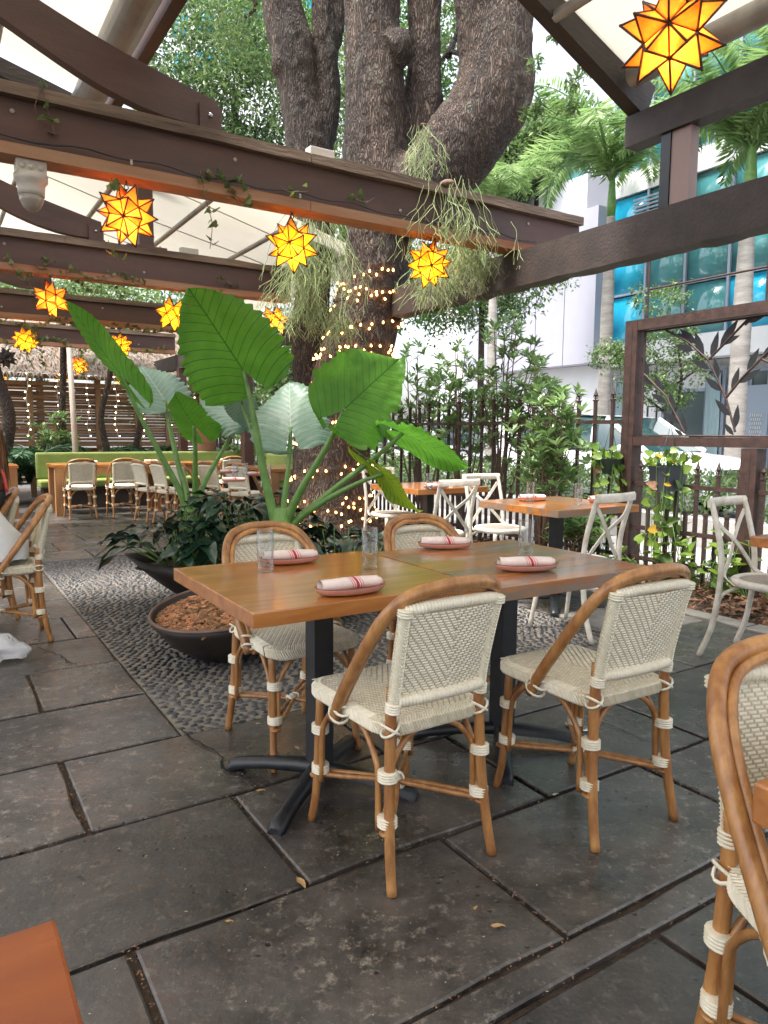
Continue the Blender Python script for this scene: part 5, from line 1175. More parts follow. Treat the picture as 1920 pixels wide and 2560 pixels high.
glass(onT(664, 1428), 'empty glass in front of the far plate on the orange table', .148, .0285); glass(onT(924, 1420), 'empty glass at the seam between the two main tables', .148, .0285); glass(onT(1314, 1392), 'empty glass behind the near right plate of the worn table', .148, .0285)
for px, py, z, lp, ln in ((1330, 1252, .7505, 'plate on the small fence table beside a glass', 'crumpled napkin on the small fence table'), (1505, 1256, .7505, 'plate behind the white chair back on the small fence table', 'napkin behind the white chair back on the small fence table'), (1090, 1222, .7505, 'plate on the table by the oak trunk', 'napkin on the table by the oak trunk'),
    (585, 1205, .7505, 'nearest plate on the rear pine table', 'nearest napkin on the rear pine table'), (640, 1190, .7505, 'right plate on the rear pine table', 'right napkin on the rear pine table'), (572, 1184, .7505, 'far plate on the rear pine table', 'far napkin on the rear pine table')):
    setting(onT(px, py, z), RAD(20), lp, ln)
for px, py, lb in ((1325, 1258, 'glass in front of the plate on the small fence table'), (1445, 1262, 'glass beside the white chair on the small fence table'), (1073, 1228, 'glass on the table by the oak trunk'), (588, 1196, 'left glass on the rear pine table'), (613, 1192, 'middle glass on the rear pine table'), (672, 1198, 'right glass on the rear pine table')): glass(onT(px, py), lb)
for u in (2.1, 3.0, 4.2):
    o = link('napkin', naps[1], None, g(u, 11.55, .752), GROT); tag(o, {2.1: 'white napkin on the bench table behind the leftmost white-backed chair', 3.0: 'white napkin on the bench table behind the second white-backed chair', 4.2: 'white napkin on the bench table behind the taro stems'}[u], 'napkin', 'rolled striped napkins')

# ================================================================ STAR LANTERNS
phi = (1+5**.5)/2
ico = [Vector(p).normalized() for p in [(-1, phi, 0), (1, phi, 0), (-1, -phi, 0), (1, -phi, 0), (0, -1, phi), (0, 1, phi), (0, -1, -phi), (0, 1, -phi), (phi, 0, -1), (phi, 0, 1), (-phi, 0, -1), (-phi, 0, 1)]]
icf = [(0, 11, 5), (0, 5, 1), (0, 1, 7), (0, 7, 10), (0, 10, 11), (1, 5, 9), (5, 11, 4), (11, 10, 2), (10, 7, 6), (7, 1, 8), (3, 9, 4), (3, 4, 2), (3, 2, 6), (3, 6, 8), (3, 8, 9), (4, 9, 5), (2, 4, 11), (6, 2, 10), (8, 6, 7), (9, 8, 1)]
RS, RI = .178, .098
tip_dirs = [(ico[a]+ico[b_]+ico[c]).normalized() for a, b_, c in icf]
q0 = tip_dirs[0].rotation_difference(Vector((0, 0, -1))) if False else tip_dirs[0].rotation_difference(Vector((0.25, 0.05, -1)).normalized())
IV = [q0 @ p*RI for p in ico]; TV = [q0 @ p*RS for p in tip_dirs]
def lantern_meshes(gmat, nm):
    panes = []
    for i, f in enumerate(icf):
        for k in range(3):
            a, b_, c = IV[f[k]], IV[f[(k+1) % 3]], TV[i]; cen = (a+b_+c)/3; n_ = (b_-a).cross(c-a).normalized()
            tri = [cen+(p-cen)*.93 for p in (a, b_, c)]; panes.append(MB().add([p+n_*.0008 for p in tri]+[p-n_*.0008 for p in tri], [(0, 1, 2), (5, 4, 3), (0, 3, 4, 1), (1, 4, 5, 2), (2, 5, 3, 0)]).mesh('glass_pane', gmat, False))
    return panes
fm = MB()
for i, f in enumerate(icf):
    for k in range(3):
        fm.tube([IV[f[k]], TV[i]], .0044, 5)
        if f[k] < f[(k+1) % 3]: fm.tube([IV[f[k]], IV[f[(k+1) % 3]]], .0046, 5)
    fm.sphere(TV[i], .0055, 6, 4)
for p in IV: fm.sphere(p, .006, 6, 4)
frame_me = fm.mesh('lead_frame', lead); bulb_me = MB().sphere((0, 0, 0), .026, 12, 8).mesh('bulb', bulbin)
pa_a = lantern_meshes(amberg, 'a'); pa_y = lantern_meshes(ambery, 'y')
dark_gl = mat('unlit_grey_glass', (.10, .09, .09), .3, trans=.4); pa_d = None
def joined(panes, mt):
    bm = bmesh.new()
    for p in panes: bm.from_mesh(p)
    me = bpy.data.meshes.new('glass'); bm.to_mesh(me); bm.free(); me.materials.append(mt); return me
join_y = joined(pa_y, ambery); join_a = joined(pa_a, amberg); join_d = joined(pa_a, dark_gl)
def lantern(px, py, v, ztop, label, panes=None, jm=None, lit=26, rz=0, c=None, sc_=1.0):
    c = c or atV(px, py, v); t = thing('star_lantern', label, 'lantern', c, rz, 'amber glass star lanterns under the pergola')
    o = link('lead_frame', frame_me, t); o.scale = (sc_,)*3
    if panes:
        for p in panes: o = link('glass_pane', p, t); o.scale = (sc_,)*3
    else: o = link('glass', jm, t); o.scale = (sc_,)*3
    h = ztop-c.z; mb = MB(); z = RI*.9; k = 0
    while z < h:
        e = [(0, .011*math.cos(a), z+.014+.016*math.sin(a)) if k % 2 else (.011*math.cos(a), 0, z+.014+.016*math.sin(a)) for a in np.linspace(0, 2*math.pi, 9)[:-1]]
        mb.tube(e, .0028, 4, closed=True); z += .026; k += 1
    part('chain', mb, black, t, kind='stuff')
    part('cap', MB().lathe([(.028, RI*.80), (.020, RI*.98), (.006, RI*1.10)], 10), black, t)
    if lit:
        b_ = link('bulb', bulb_me, t); L_ = bpy.data.lights.new('lantern_light', 'POINT'); L_.energy = lit; L_.color = (1, .74, .40); L_.shadow_soft_size = .03
        lo = bpy.data.objects.new('lantern_light', L_); C.objects.link(lo); lo.parent = t; lo.location = (0, 0, -.035)
    return t
LIT = 6
lantern(318, 538, 4.45, 2.68, 'lit star lantern hanging from the nearest beam, left of the hanging ivy', pa_a, lit=LIT, rz=.4)
lantern(731, 613, 4.45, 2.68, 'lit star lantern hanging from the nearest beam just left of the oak trunk', pa_y, lit=LIT, rz=1.3)
lantern(1073, 660, 4.45, 2.68, 'lit star lantern hanging from the nearest beam, right of the oak trunk', pa_y, lit=LIT, rz=2.6)
lantern(0, 0, 0, 3.0, 'big close star lantern under the canopy at the top right corner', pa_a, lit=4.5, rz=.9, c=atY(1680, 88, 2.62))
for px, py, v, lb, j, rz in ((128, 748, 7.5, 'lit star lantern on the second beam at the left, with ivy above it', join_a, .2), (430, 785, 7.5, 'lit star lantern partly behind the biggest taro leaf', join_y, 1.1), (686, 802, 7.5, 'lit star lantern at the right end of the second beam', join_y, 2.2),
    (64, 850, 10.55, 'lit star lantern on the third beam at the far left', join_y, .7), (300, 863, 10.55, 'lit star lantern on the third beam, touched by the long narrow taro leaf', join_y, 1.9), (198, 913, 13.6, 'lit orange star lantern above the thin bamboo pole', join_a, 2.8),
    (155, 940, 16.6, 'tiny lit star lantern against the thatch left of the bamboo pole', join_y, .1), (302, 945, 16.6, 'tiny lit star lantern low beside the long narrow taro leaf', join_y, .9), (-2, 938, 16.6, 'tiny lit star lantern half cut by the left edge', join_y, 2.0)):
    lantern(px, py, v, 2.68, lb, None, j, LIT, rz)
lantern(15, 895, 13.6, 2.68, 'unlit dark star lantern at the left edge', None, join_d, 0, .5)

# ================================================================ TARO PLANTS
def taro_leaf(att, tip, nrm, hw, mt, lobe=.36, parent=None, droop=.06, fold=.12, seed=0, asym=(1, 1)):
    """att, tip world points; nrm = upper face direction; hw = half width in metres"""
    d = tip-att; L_ = d.length; X = d.normalized(); Z = (nrm-X*nrm.dot(X)).normalized(); Y = Z.cross(X); r = random.Random(seed)
    v, f, uvs = [], [], []
    nx, ny = 60, 12; notch = {q: [(r.uniform(-.2, .85), r.uniform(.012, .03), r.uniform(.03, .13)) for _ in range(4)] for q in (1, -1)}
    lb = lobe
    def W(x):           # outline half width as a fraction
        if x >= 0: return max(0, 1-x)**.82*(1+.95*x)*.95
        q = -x/lb; return math.sqrt(max(0, 1-q**2.4))*.98
    def G(x): return 0 if x >= -.03 else .10*min(1, (-x-.03)/(lb*.5))+.30*max(0, (-x/lb-.55))**1.3
    for side in (1, -1):
        base = len(v)
        for i in range(nx+1):
            x = -lb+(1+lb)*i/nx; w_ = W(x)*asym[0 if side > 0 else 1]; g0 = min(G(x), w_)
            for j in range(ny+1):
                y = g0+(w_-g0)*j/ny; s_ = j/ny
                ph = (x-.55*y-.25*y*y*-1)*9
                edge = 1+.05*math.sin(ph*2*math.pi)*s_**3
                zz = -droop*max(0, x)**2*1.5-fold*y*y+.012*math.sin(ph*2*math.pi)*s_**1.6+.09*math.sin(x*4.5+side*1.3+seed)*s_**2+.06*noise.noise(Vector((x*2.5, y*2.5*side, seed)))*s_+.02*noise.noise(Vector((x*9, y*7*side, seed+5)))*s_-droop*.9*max(0, -x/lb)**2
                for c_, w2, dp in notch[side]: edge *= 1-dp*math.exp(-((x-c_)/w2)**2)*s_**4
                yy = y*edge*side*hw
                P = att+X*x*L_+Y*yy+Z*(zz*min(L_, hw*1.6)); v.append(P); uvs.append((x, y*side))
        for i in range(nx):
            for j in range(ny):
                a = base+i*(ny+1)+j; q = (a, a+ny+1, a+ny+2, a+1); f.append(q if side > 0 else q[::-1])
    me = bpy.data.meshes.new('leaf'); me.from_pydata([tuple(p) for p in v], [], f); ul = me.uv_layers.new(name='UVMap')
    li = [uvs[i] for q in f for i in q]; ul.data.foreach_set('uv', np.array(li, dtype=np.float32).ravel()); me.materials.append(mt); me.shade_smooth()
    o = link('leaf', me, parent)
    if parent: me.transform(parent.matrix_world.inverted() if False else Matrix.Translation(-parent.location))
    return o
def stem(pts, r0, r1, parent):
    cur = curve([p-parent.location for p in pts], 6); part('stem', MB().tube(cur, list(np.linspace(r0, r1, len(cur))**1.0), 10), stemgreen, parent)
Ya, Yb = 5.2, 4.75
pA = Vector((atY(480, 1260, Ya).x, Ya, .30)); pB = Vector((atY(705, 1330, Yb).x, Yb, .25))
ta = thing('giant_taro', 'giant taro with long stems standing in the left boat-shaped planter', 'plant', pA, 0, 'giant taro plants'); tb = thing('giant_taro', 'giant taro with the biggest leaves, growing right behind the orange table', 'plant', pB, 0, 'giant taro plants')
cam_d = Vector((0, -1, 0))
def AY(px, py, y): return atY(px, py, y)
LV = [  # parent, attach, tip, normal, halfwidth, material, lobe, asym, stem mid, base px, label
 (ta, (300, 933, 5.05), (160, 756, 4.75), (-.92, .10, .30), .15, taro_green, .55, (1.0, .5), [(345, 1030), (400, 1135)], (458, 1250), 'long narrow leaf seen almost edge-on'),
 (ta, (411, 1000, 5.35), (352, 905, 5.55), (.35, -.75, .55), .235, taro_pale, .30, (1, 1), [(428, 1085), (448, 1170)], (470, 1250), 'pale waxy leaf'),
 (ta, (485, 1063, 5.0), (434, 992, 4.8), (-.15, -.80, -.45), .165, taro_green, .75, (1, 1), [(488, 1130)], (488, 1250), 'small bright green leaf'),
 (ta, (597, 1046, 5.5), (500, 985, 5.6), (.1, -.55, .85), .19, taro_pale, .30, (1, 1), [(560, 1120), (520, 1190)], (495, 1255), 'pale waxy leaf'),
 (tb, (607, 924, 4.7), (470, 716, 4.45), (-.35, .80, .50), .34, taro_green, .30, (1, 1), [(632, 1030), (655, 1160)], (690, 1325), 'largest leaf of all, pointing up'),
 (tb, (862, 1022, 4.5), (988, 903, 4.95), (.35, .85, .45), .315, taro_green, .36, (1, 1), [(815, 1120), (750, 1230)], (712, 1325), 'broad bright leaf with deep lobes'),
 (tb, (727, 1068, 5.0), (722, 945, 5.3), (0, -.72, .70), .285, taro_pale, .42, (1, 1), [(722, 1160), (712, 1240)], (702, 1325), 'waxy blue-green leaf facing us'),
 (tb, (1007, 1083, 4.6), (1182, 1160, 4.4), (.05, .55, .90), .21, taro_green, .34, (1, 1), [(930, 1150), (820, 1235)], (722, 1325), 'leaf pointing to the right'),
 (tb, (957, 1185, 4.5), (1058, 1276, 4.35), (.45, .45, .75), .16, taro_yellow, .85, (1, .7), [(890, 1210), (800, 1260)], (730, 1320), 'yellowing crumpled leaf'),
 (tb, (601, 1004, 5.2), (620, 1075, 5.5), (0, -.4, .9), .12, taro_pale, .3, (1, 1), [(640, 1110), (665, 1200)], (684, 1320), 'small waxy leaf')]
for i, (par, at_, tp, nrm, hw, mt_, lobe, asy, mids, bpx, lb) in enumerate(LV):
    A_ = AY(*at_); o = taro_leaf(A_, AY(*tp), Vector(nrm), hw, mt_, lobe, par, seed=i, asym=asy); o['label'] = lb
    yb = Ya if par is ta else Yb; B_ = AY(*bpx, yb); n_ = len(mids); M_ = [AY(*mp, yb+(at_[2]-yb)*(1-(k+1)/(n_+1))) for k, mp in enumerate(mids)]
    stem([A_]+M_+[B_, B_+Vector((0, 0, -.25))], .010 if hw < .2 else .0125, .041 if hw > .3 else .029, par)
for par, y, px in ((ta, Ya, 478), (tb, Yb, 706)):
    c = AY(px, 1300, y)-par.location; part('trunk', MB().tube([(c.x, 0, -.05), (c.x, 0, c.z*.6), (c.x, 0, c.z+.08)], [.08, .09, .06], 12), stemgreen, par)

# ================================================================ PLANTERS
def boat_planter(loc, rz, L_, W_, H_, label):
    t = thing('boat_planter', label, 'planter', loc, rz, 'dark metal planters'); rows = []; N = 40
    def ring(f, z, k=1.0):
        out = []
        for i in range(N):
            a = 2*math.pi*i/N; c, s_ = math.cos(a), math.sin(a); x = math.copysign(abs(c)**.85, c); y = s_*(1-abs(c)**1.6)**.0 if False else s_*abs(s_)**.35
            out.append((x*L_/2*f*k, y*W_/2*f**.8*k, z+.05*abs(x)**3*f))
        return out
    R_ = [ring(f, z) for f, z in ((.22, 0), (.42, .05), (.62, .13), (.82, .23), (1.0, H_), )]+[ring(.975, H_-.005), ring(.90, H_-.06)]
    mb = MB(); mb.add([p for r_ in R_ for p in r_], [(i*N+k, i*N+(k+1) % N, (i+1)*N+(k+1) % N, (i+1)*N+k) for i in range(6) for k in range(N)]+[tuple(range(N))[::-1]]); part('shell', mb, planterm, t)
    part('soil', MB().add([(x, y, H_-.05) for x, y, _ in ring(.90, 0)], [tuple(range(N))]), soil, t, False); return t
boat_planter(Vector((-1.18, 5.12, 0)), RAD(14), 1.30, .78, .34, 'dark pointed planter full of peace lilies at the left')
def bowl_planter(loc, R_, H_, label, tilt=0):
    t = thing('bowl_planter', label, 'planter', loc, 0, 'dark metal planters'); t.rotation_euler = tilt or (0, 0, 0)
    part('shell', MB().lathe([(R_*.30, 0), (R_*.55, .03), (R_*.8, .12), (R_*.95, .22), (R_*1.0, H_), (R_*.965, H_), (R_*.93, H_-.045)], 48, cap=False), planterm, t)
    part('rim', MB().tube([(R_*.985*math.cos(a), R_*.985*math.sin(a), H_) for a in np.linspace(0, 2*math.pi, 65)[:-1]], .010, 6, closed=True), rimm, t)
    part('soil', MB().lathe([(0, H_-.035), (R_*.93, H_-.05)], 40, cap=False), soil, t)
    n_ = 2600; rr = R_*.92*np.sqrt(nr.rand(n_)); aa = nr.rand(n_)*6.283; P = np.stack([rr*np.cos(aa), rr*np.sin(aa), H_-.035+.035*nr.rand(n_)*(1-(rr/R_)**2)], 1)
    vs_, fs_ = [], []
    cb_ = np.array([(-1, -1, -1), (1, -1, -1), (1, 1, -1), (-1, 1, -1), (-1, -1, 1), (1, -1, 1), (1, 1, 1), (-1, 1, 1)], float)*.5
    for i in range(n_):
        q = cb_*np.array([.034, .020, .010])*(.5+.9*nr.rand(3)); Rm = np.array(Matrix.Rotation(nr.rand()*6.28, 3, 'Z') @ Matrix.Rotation((nr.rand()-.5)*1.2, 3, 'X')); vs_ += list(map(tuple, q @ Rm.T+P[i])); o = i*8
        fs_ += [(o, o+3, o+2, o+1), (o+4, o+5, o+6, o+7), (o, o+1, o+5, o+4), (o+1, o+2, o+6, o+5), (o+2, o+3, o+7, o+6), (o+3, o, o+4, o+7)]
    me = bpy.data.meshes.new('wood_chips'); me.from_pydata(vs_, [], fs_); me.materials.append(chipm); part('wood_chips', me, None, t, kind='stuff'); return t
bowl_planter(Vector((-.86, 3.98, .012)), .415, .27, 'dark shallow bowl planter filled with orange wood chips under the table corner', (RAD(6), RAD(-5), 0))
bowl_planter(Vector((-.62, 4.80, .012)), .42, .27, 'dark bowl planter holding the biggest taro behind the orange table')
def lily(loc, n_, h, rad, seed, label, mt=leafdark, ll=.26, cat='plant', group='peace lilies in and around the planters'):
    r = random.Random(seed); t = thing('peace_lily', label, cat, loc, 0, group); sm = MB()
    for i in range(n_):
        a = r.uniform(0, 6.283); rr = rad*math.sqrt(r.random()); z = h*(1-.62*(rr/rad)**1.6)*r.uniform(.45, 1.0); c = Vector((rr*math.cos(a), rr*math.sin(a), z))
        d = Vector((math.cos(a)+r.uniform(-.7, .7), math.sin(a)+r.uniform(-.7, .7), r.uniform(-.35, .75))).normalized(); L_ = ll*r.uniform(.7, 1.15); w_ = L_*r.uniform(.36, .46)
        Z_ = (Vector((0, 0, 1))-d*d.z+Vector((r.uniform(-.3, .3), r.uniform(-.3, .3), 0))).normalized(); Y_ = Z_.cross(d).normalized(); rows = []
        for k in range(9):
            f = k/8; ww = w_/2*math.sin(math.pi*min(1, f**.75*.97+.02))**.8; cn = c+d*L_*f-Vector((0, 0, 1))*L_*.42*f*f; wv_ = .012*math.sin(f*13+i)
            rows.append([cn-Y_*ww+Z_*(ww*.30+wv_), cn-Y_*ww*.5+Z_*(ww*.08), cn-Z_*.004, cn+Y_*ww*.5+Z_*(ww*.08), cn+Y_*ww+Z_*(ww*.30-wv_)])
        part('leaf', MB().grid(rows), mt, t); sm.tube(curve([Vector((c.x*.3, c.y*.3, 0)), Vector((c.x*.7, c.y*.7, z*.6)), c], 3), .004, 4)
    part('stems', sm, stemgreen, t, kind='stuff'); return t
lily(Vector((-1.42, 5.0, .30)), 60, .52, .42, 1, 'dark peace lily spilling over the left tip of the pointed planter'); lily(Vector((-1.02, 5.12, .30)), 80, .62, .48, 2, 'dark peace lily clump at the foot of the left taro')
lily(Vector((-.72, 5.25, .25)), 36, .50, .34, 3, 'dark peace lily clump between the two taro plants'); lily(Vector((-.33, 5.0, .05)), 40, .58, .34, 4, 'dark lily leaves behind the hoop of the left far chair'); lily(Vector((-.12, 6.35, .0)), 34, .42, .40, 5, 'dark low leaves at the foot of the oak trunk right of the taro'); lily(Vector((-.66, 4.25, .24)), 12, .17, .17, 6, 'small dark plant in the wood chips under the table', ll=.14)
yl = thing('yellow_flower', 'drooping yellow leaf-like flower at the foot of the oak', 'flower', atY(803, 1330, 5.6), 0)
part('petal', MB().grid([[(x*.055*math.sin(math.pi*f*.9+.15), -.01*math.cos(x*2), .06-.12*f) for x in (-1, -.5, 0, .5, 1)] for f in np.linspace(0, 1, 7)]), leafyel, yl); part('stem', MB().tube([(0, 0, .05), (.01, .02, -.2), (.02, .05, -.6)], .005, 5), stemgreen, yl)

# ================================================================ HANGING POTS
def pothos(loc, w0, h, label, potm, n_, trail, seed, square=False):
    r = random.Random(seed); t = thing('hanging_pot', label, 'plant pot', loc, GROT, 'hanging pots of trailing vine')
    if square: sh = MB().grid([[(sx*w0*k, sy*w0*.55*k, z) for sx, sy in ((-1, -1), (1, -1), (1, 1), (-1, 1), (-1, -1))] for k, z in ((.82, -h), (1, 0), (1.05, 0), (1.05, -.012), (1, -.012))]).add([(sx*w0*.82, sy*w0*.45, -h) for sx, sy in ((-1, -1), (1, -1), (1, 1), (-1, 1))], [(0, 1, 2, 3)])
    else: sh = MB().lathe([(0, -h), (w0*.45, -h), (w0*.72, -h*.55), (w0, 0), (w0*1.03, .006), (w0*.94, 0), (w0*.9, -.02), (0, -.02)], 20, cap=False)
    part('pot', sh, potm, t, False); part('hanger', MB().tube([(0, 0, .34), (-w0*.9, 0, 0)], .003, 4).tube([(0, 0, .34), (w0*.9, 0, 0)], .003, 4), wire, t, kind='stuff')
    vm = MB(); k2 = 0
    for i in range(n_):
        a = r.uniform(0, 6.283); o = Vector((math.cos(a)*w0*.7, math.sin(a)*w0*.5, .0)); up = r.random() < .5
        if up: pts = [o, o*1.3+Vector((0, 0, .10*r.uniform(.4, 1.3))), o*1.9+Vector((r.uniform(-.05, .05), 0, .12*r.uniform(.2, 1.2)))]
        else: q = o*1.5; pts = [o, q+Vector((0, 0, .02)), q+Vector((r.uniform(-.04, .04), r.uniform(-.04, .04), -trail*r.uniform(.2, .6))), q+Vector((r.uniform(-.09, .09), r.uniform(-.05, .05), -trail*r.uniform(.6, 1)))]
        cur = curve(pts, 5); vm.tube(cur, .0028, 4)
        for c in ([cur[-1]] if up else cur[4::3]):
            L_ = r.uniform(.055, .095); d = Vector((r.uniform(-1, 1), r.uniform(-1, 1), r.uniform(-.7, .4))).normalized(); Z_ = Vector((r.uniform(-.5, .5), -1+r.uniform(-.5, .5), .5)); Y_ = Z_.cross(d).normalized(); Z_ = d.cross(Y_)
            pr = [(-.12, .30), (0, .46), (.25, .50), (.55, .38), (.82, .17), (1, 0)]; mb = MB().grid([[c+d*L_*x-Y_*L_*y+Z_*.1*L_*y*2, c+d*L_*(x if x > 0 else 0), c+d*L_*x+Y_*L_*y+Z_*.1*L_*y*2] for x, y in pr])
            part('leaf', mb, leafyel if r.random() < .07 else (leafbrown if (not up and r.random() < .10) else leafpoth), t); k2 += 1
    part('vines', vm, stemgreen, t, kind='stuff'); return t
pothos(atU(1525, 1148, 5.36), .125, .135, 'round green hanging pot of trailing vine left of the square post', potgreen, 22, .45, 1)
pothos(atU(1672, 1164, 5.36), .155, .215, 'dark square hanging pot with long yellow-green vines under the leaf screen', potgrey, 40, .95, 2, True)
def ground_vine(loc, label, seed, n_=26, rad=.35, h=.35):
    r = random.Random(seed); t = thing('climbing_vine', label, 'vine', loc, GROT, 'pothos vines at the foot of the fence'); vm = MB()
    for i in range(n_):
        a = r.uniform(0, 6.283); e = Vector((math.cos(a)*rad*.35, math.sin(a)*rad, h*r.random())); vm.tube(curve([(0, e.y*.3, 0), (e.x*.5, e.y*.6, h*.5*r.random()), e], 3), .003, 4)
        for q in range(2):
            L_ = r.uniform(.07, .12); c = e*(1-.3*q); d = Vector((r.uniform(-1, 1), r.uniform(-1, 1), r.uniform(-.4, .5))).normalized(); Z_ = Vector((r.uniform(-.5, .1), r.uniform(-.5, .5), 1)); Y_ = Z_.cross(d).normalized(); Z_ = d.cross(Y_)
            part('leaf', MB().grid([[c+d*L_*x-Y_*L_*y+Z_*.2*L_*y, c+d*L_*max(0, x), c+d*L_*x+Y_*L_*y+Z_*.2*L_*y] for x, y in [(-.12, .3), (0, .46), (.3, .48), (.6, .35), (1, 0)]]), leafpoth if r.random() < .6 else leafmid, t)
    part('vines', vm, stemgreen, t, kind='stuff')
for i, (v, h, lb) in enumerate(((4.0, .35, 'vine at the foot of the fence right of the square post'), (3.55, .55, 'vine climbing the low pickets under the dark square pot'), (3.05, .5, 'vine at the foot of the second square post'), (2.55, .4, 'vine behind the cross-back chair at the right edge'), (4.75, .8, 'vine climbing the tall pickets left of the square post'))): ground_vine(g(5.38, v, -.04), lb, 60+i, h=h)
for i, (u, v, h, lb) in enumerate(((5.0, 2.2, .9, 'shrub with large leaves at the right edge beyond the second post'), (5.15, 4.75, .55, 'seedling shrub behind the white chair near the square post'))): whorl_shrub(g(u, v, -.04), h, .3, 6, 80+i, lb, nw=7, low=.2)

# ================================================================ RHIPSALIS / IVY
def strands(c, n_, L_, spread, seed, label, ycl=None):
    r = random.Random(seed); t = thing('hanging_cactus', label, 'hanging plant', c, 0, 'masses of thread-like hanging cactus'); mb = MB()
    def go(p, d, l, depth):
        pts = [p]; rr = .0023
        for k in range(4):
            d = (d+Vector((r.gauss(0, .22), r.gauss(0, .22), -.16))).normalized(); p = p+d*l/4; pts.append(p)
        mb.tube(pts, rr, 3, cap=False)
        if depth > 0:
            for q in range(r.choice((1, 2, 2))): go(pts[-1], (d+Vector((r.gauss(0, .6), r.gauss(0, .6), r.uniform(-.2, .2)))).normalized(), l*r.uniform(.6, .9), depth-1)
    for i in range(int(n_*.95)):
        s_ = Vector((r.gauss(0, spread*.45), r.gauss(0, spread*.3), r.uniform(-.05, .05))); d = Vector((s_.x*2.2+r.gauss(0, .25), s_.y*2+r.gauss(0, .25), -.8)).normalized(); go(s_, d, L_*r.uniform(.18, .34), 3)
    part('strands', mb, mossm, t, kind='stuff'); part('root_ball', MB().sphere((0, 0, .03), spread*.26, 10, 6, (1, .7, .5)), twig, t); return t
strands(atY(785, 555, 6.8), 120, .95, .24, 1, 'dense hanging cactus mass left of the oak trunk below the first beam'); strands(atY(755, 700, 7.0), 70, .7, .22, 2, 'hanging cactus trailing over the end of the second beam')
strands(atY(1058, 320, 6.85), 34, .62, .10, 3, 'cactus rooted in the fork of the oak, hanging over the bark'); strands(atY(1120, 470, 5.35), 46, .62, .22, 4, 'cactus strands draped over the nearest beam right of the trunk')
strands(atY(1180, 575, 6.0), 110, .62, .34, 5, 'wide cactus mass between the trunk and the slanting beam'); strands(atY(1095, 640, 6.4), 80, .6, .25, 6, 'cactus mass behind the rightmost hanging star'); strands(atY(815, 400, 7.2), 26, .3, .14, 7, 'small cactus tuft above the first beam between the trunks'); strands(atY(840, 760, 6.9), 50, .5, .14, 8, 'cactus tail over the fairy lights on the trunk')
ivl = MB().add([(0, 0, 0), (.35, -.15, 0), (.50, .25, .03), (.30, .40, .0), (.22, .75, .03), (0, 1.0, 0), (-.22, .75, .03), (-.30, .40, 0), (-.50, .25, .03), (-.35, -.15, 0)], [(0, 1, 2, 3), (0, 3, 4, 5), (0, 5, 6, 7), (0, 7, 8, 9)])
iv_base = np.array(ivl.v)
def ivy(paths, label, seed, dens=.035, size=.052):
    r = random.Random(seed); p0 = paths[0][0]; t = thing('ivy_vine', label, 'vine', p0, 0, 'ivy on the pergola beams'); sm = MB(); vs_, fs_ = [], []
    for pth in paths:
        cur = curve([p-p0 for p in pth], 8); sm.tube(cur, .0022, 4)
        for a, c in zip(cur[:-1], cur[1:]):
            for _ in range(max(0, int((c-a).length/dens+r.random()))):
                q = a.lerp(c, r.random())+Vector((r.gauss(0, .018), r.gauss(0, .018), r.gauss(0, .018))); M_ = Matrix.Rotation(r.uniform(0, 6.28), 3, 'Z') @ Matrix.Rotation(r.uniform(1.8, 3.0), 3, 'X') @ Matrix.Rotation(r.uniform(-.6, .6), 3, 'Y'); s_ = size*r.uniform(.6, 1.2)
                o = len(vs_); vs_ += [tuple(M_ @ Vector(p)*s_+q) for p in ivl.v]; fs_ += [tuple(i+o for i in f) for f in ivl.f]
    me = bpy.data.meshes.new('leaves'); me.from_pydata(vs_, [], fs_); me.materials.append(ivym); part('leaves', me, None, t, kind='stuff'); part('stem', sm, twig, t, kind='stuff')
def V1(px, py, d=-.06): return atV(px, py, 4.40+d)
ivy([[V1(500, 425), V1(515, 500), V1(530, 560), V1(525, 622)], [V1(505, 425), V1(555, 455), V1(600, 500), V1(625, 520)], [V1(520, 430), V1(570, 450), V1(625, 470)]], 'ivy trailing down from the nearest beam in the middle', 1)
ivy([[V1(105, 215), V1(118, 270), V1(130, 310), V1(138, 340)], [V1(108, 215), V1(88, 260), V1(92, 285)]], 'short ivy sprig on the nearest beam near the left edge', 2)
ivy([[V1(700, 465), V1(725, 480), V1(770, 478)], [V1(890, 498), V1(915, 505), V1(935, 495)]], 'tiny ivy sprigs on the nearest beam left of the trunk', 3)
ivy([[V1(275, 440), V1(290, 470), V1(300, 480)], [V1(270, 600), V1(285, 640), V1(315, 660)]], 'ivy sprig beside the chain of the left star lantern', 4)
def V2(px, py, v=7.40): return atV(px, py, v)
ivy([[V2(20, 640), V2(45, 690), V2(70, 700), V2(110, 670), V2(140, 690), V2(180, 680), V2(240, 700)], [V2(110, 665), V2(130, 655), V2(170, 660)], [V2(180, 700), V2(215, 720), V2(230, 745)], [V2(60, 690), V2(80, 720), V2(75, 740)]], 'ivy looping along the second beam at the left', 5, .03, .045)
ivy([[V2(240, 700), V2(300, 690), V2(340, 700), V2(375, 720)], [V2(260, 690), V2(290, 730), V2(330, 745)], [V2(300, 690), V2(335, 715), V2(345, 740)], [V2(200, 700), V2(250, 740)]], 'ivy hanging below the second beam in the middle', 6, .035, .045)
ivy([[V2(540, 700), V2(570, 710), V2(600, 715)], [V2(545, 715), V2(560, 740)]], 'small ivy sprig above the biggest taro leaf', 7, .03, .045)
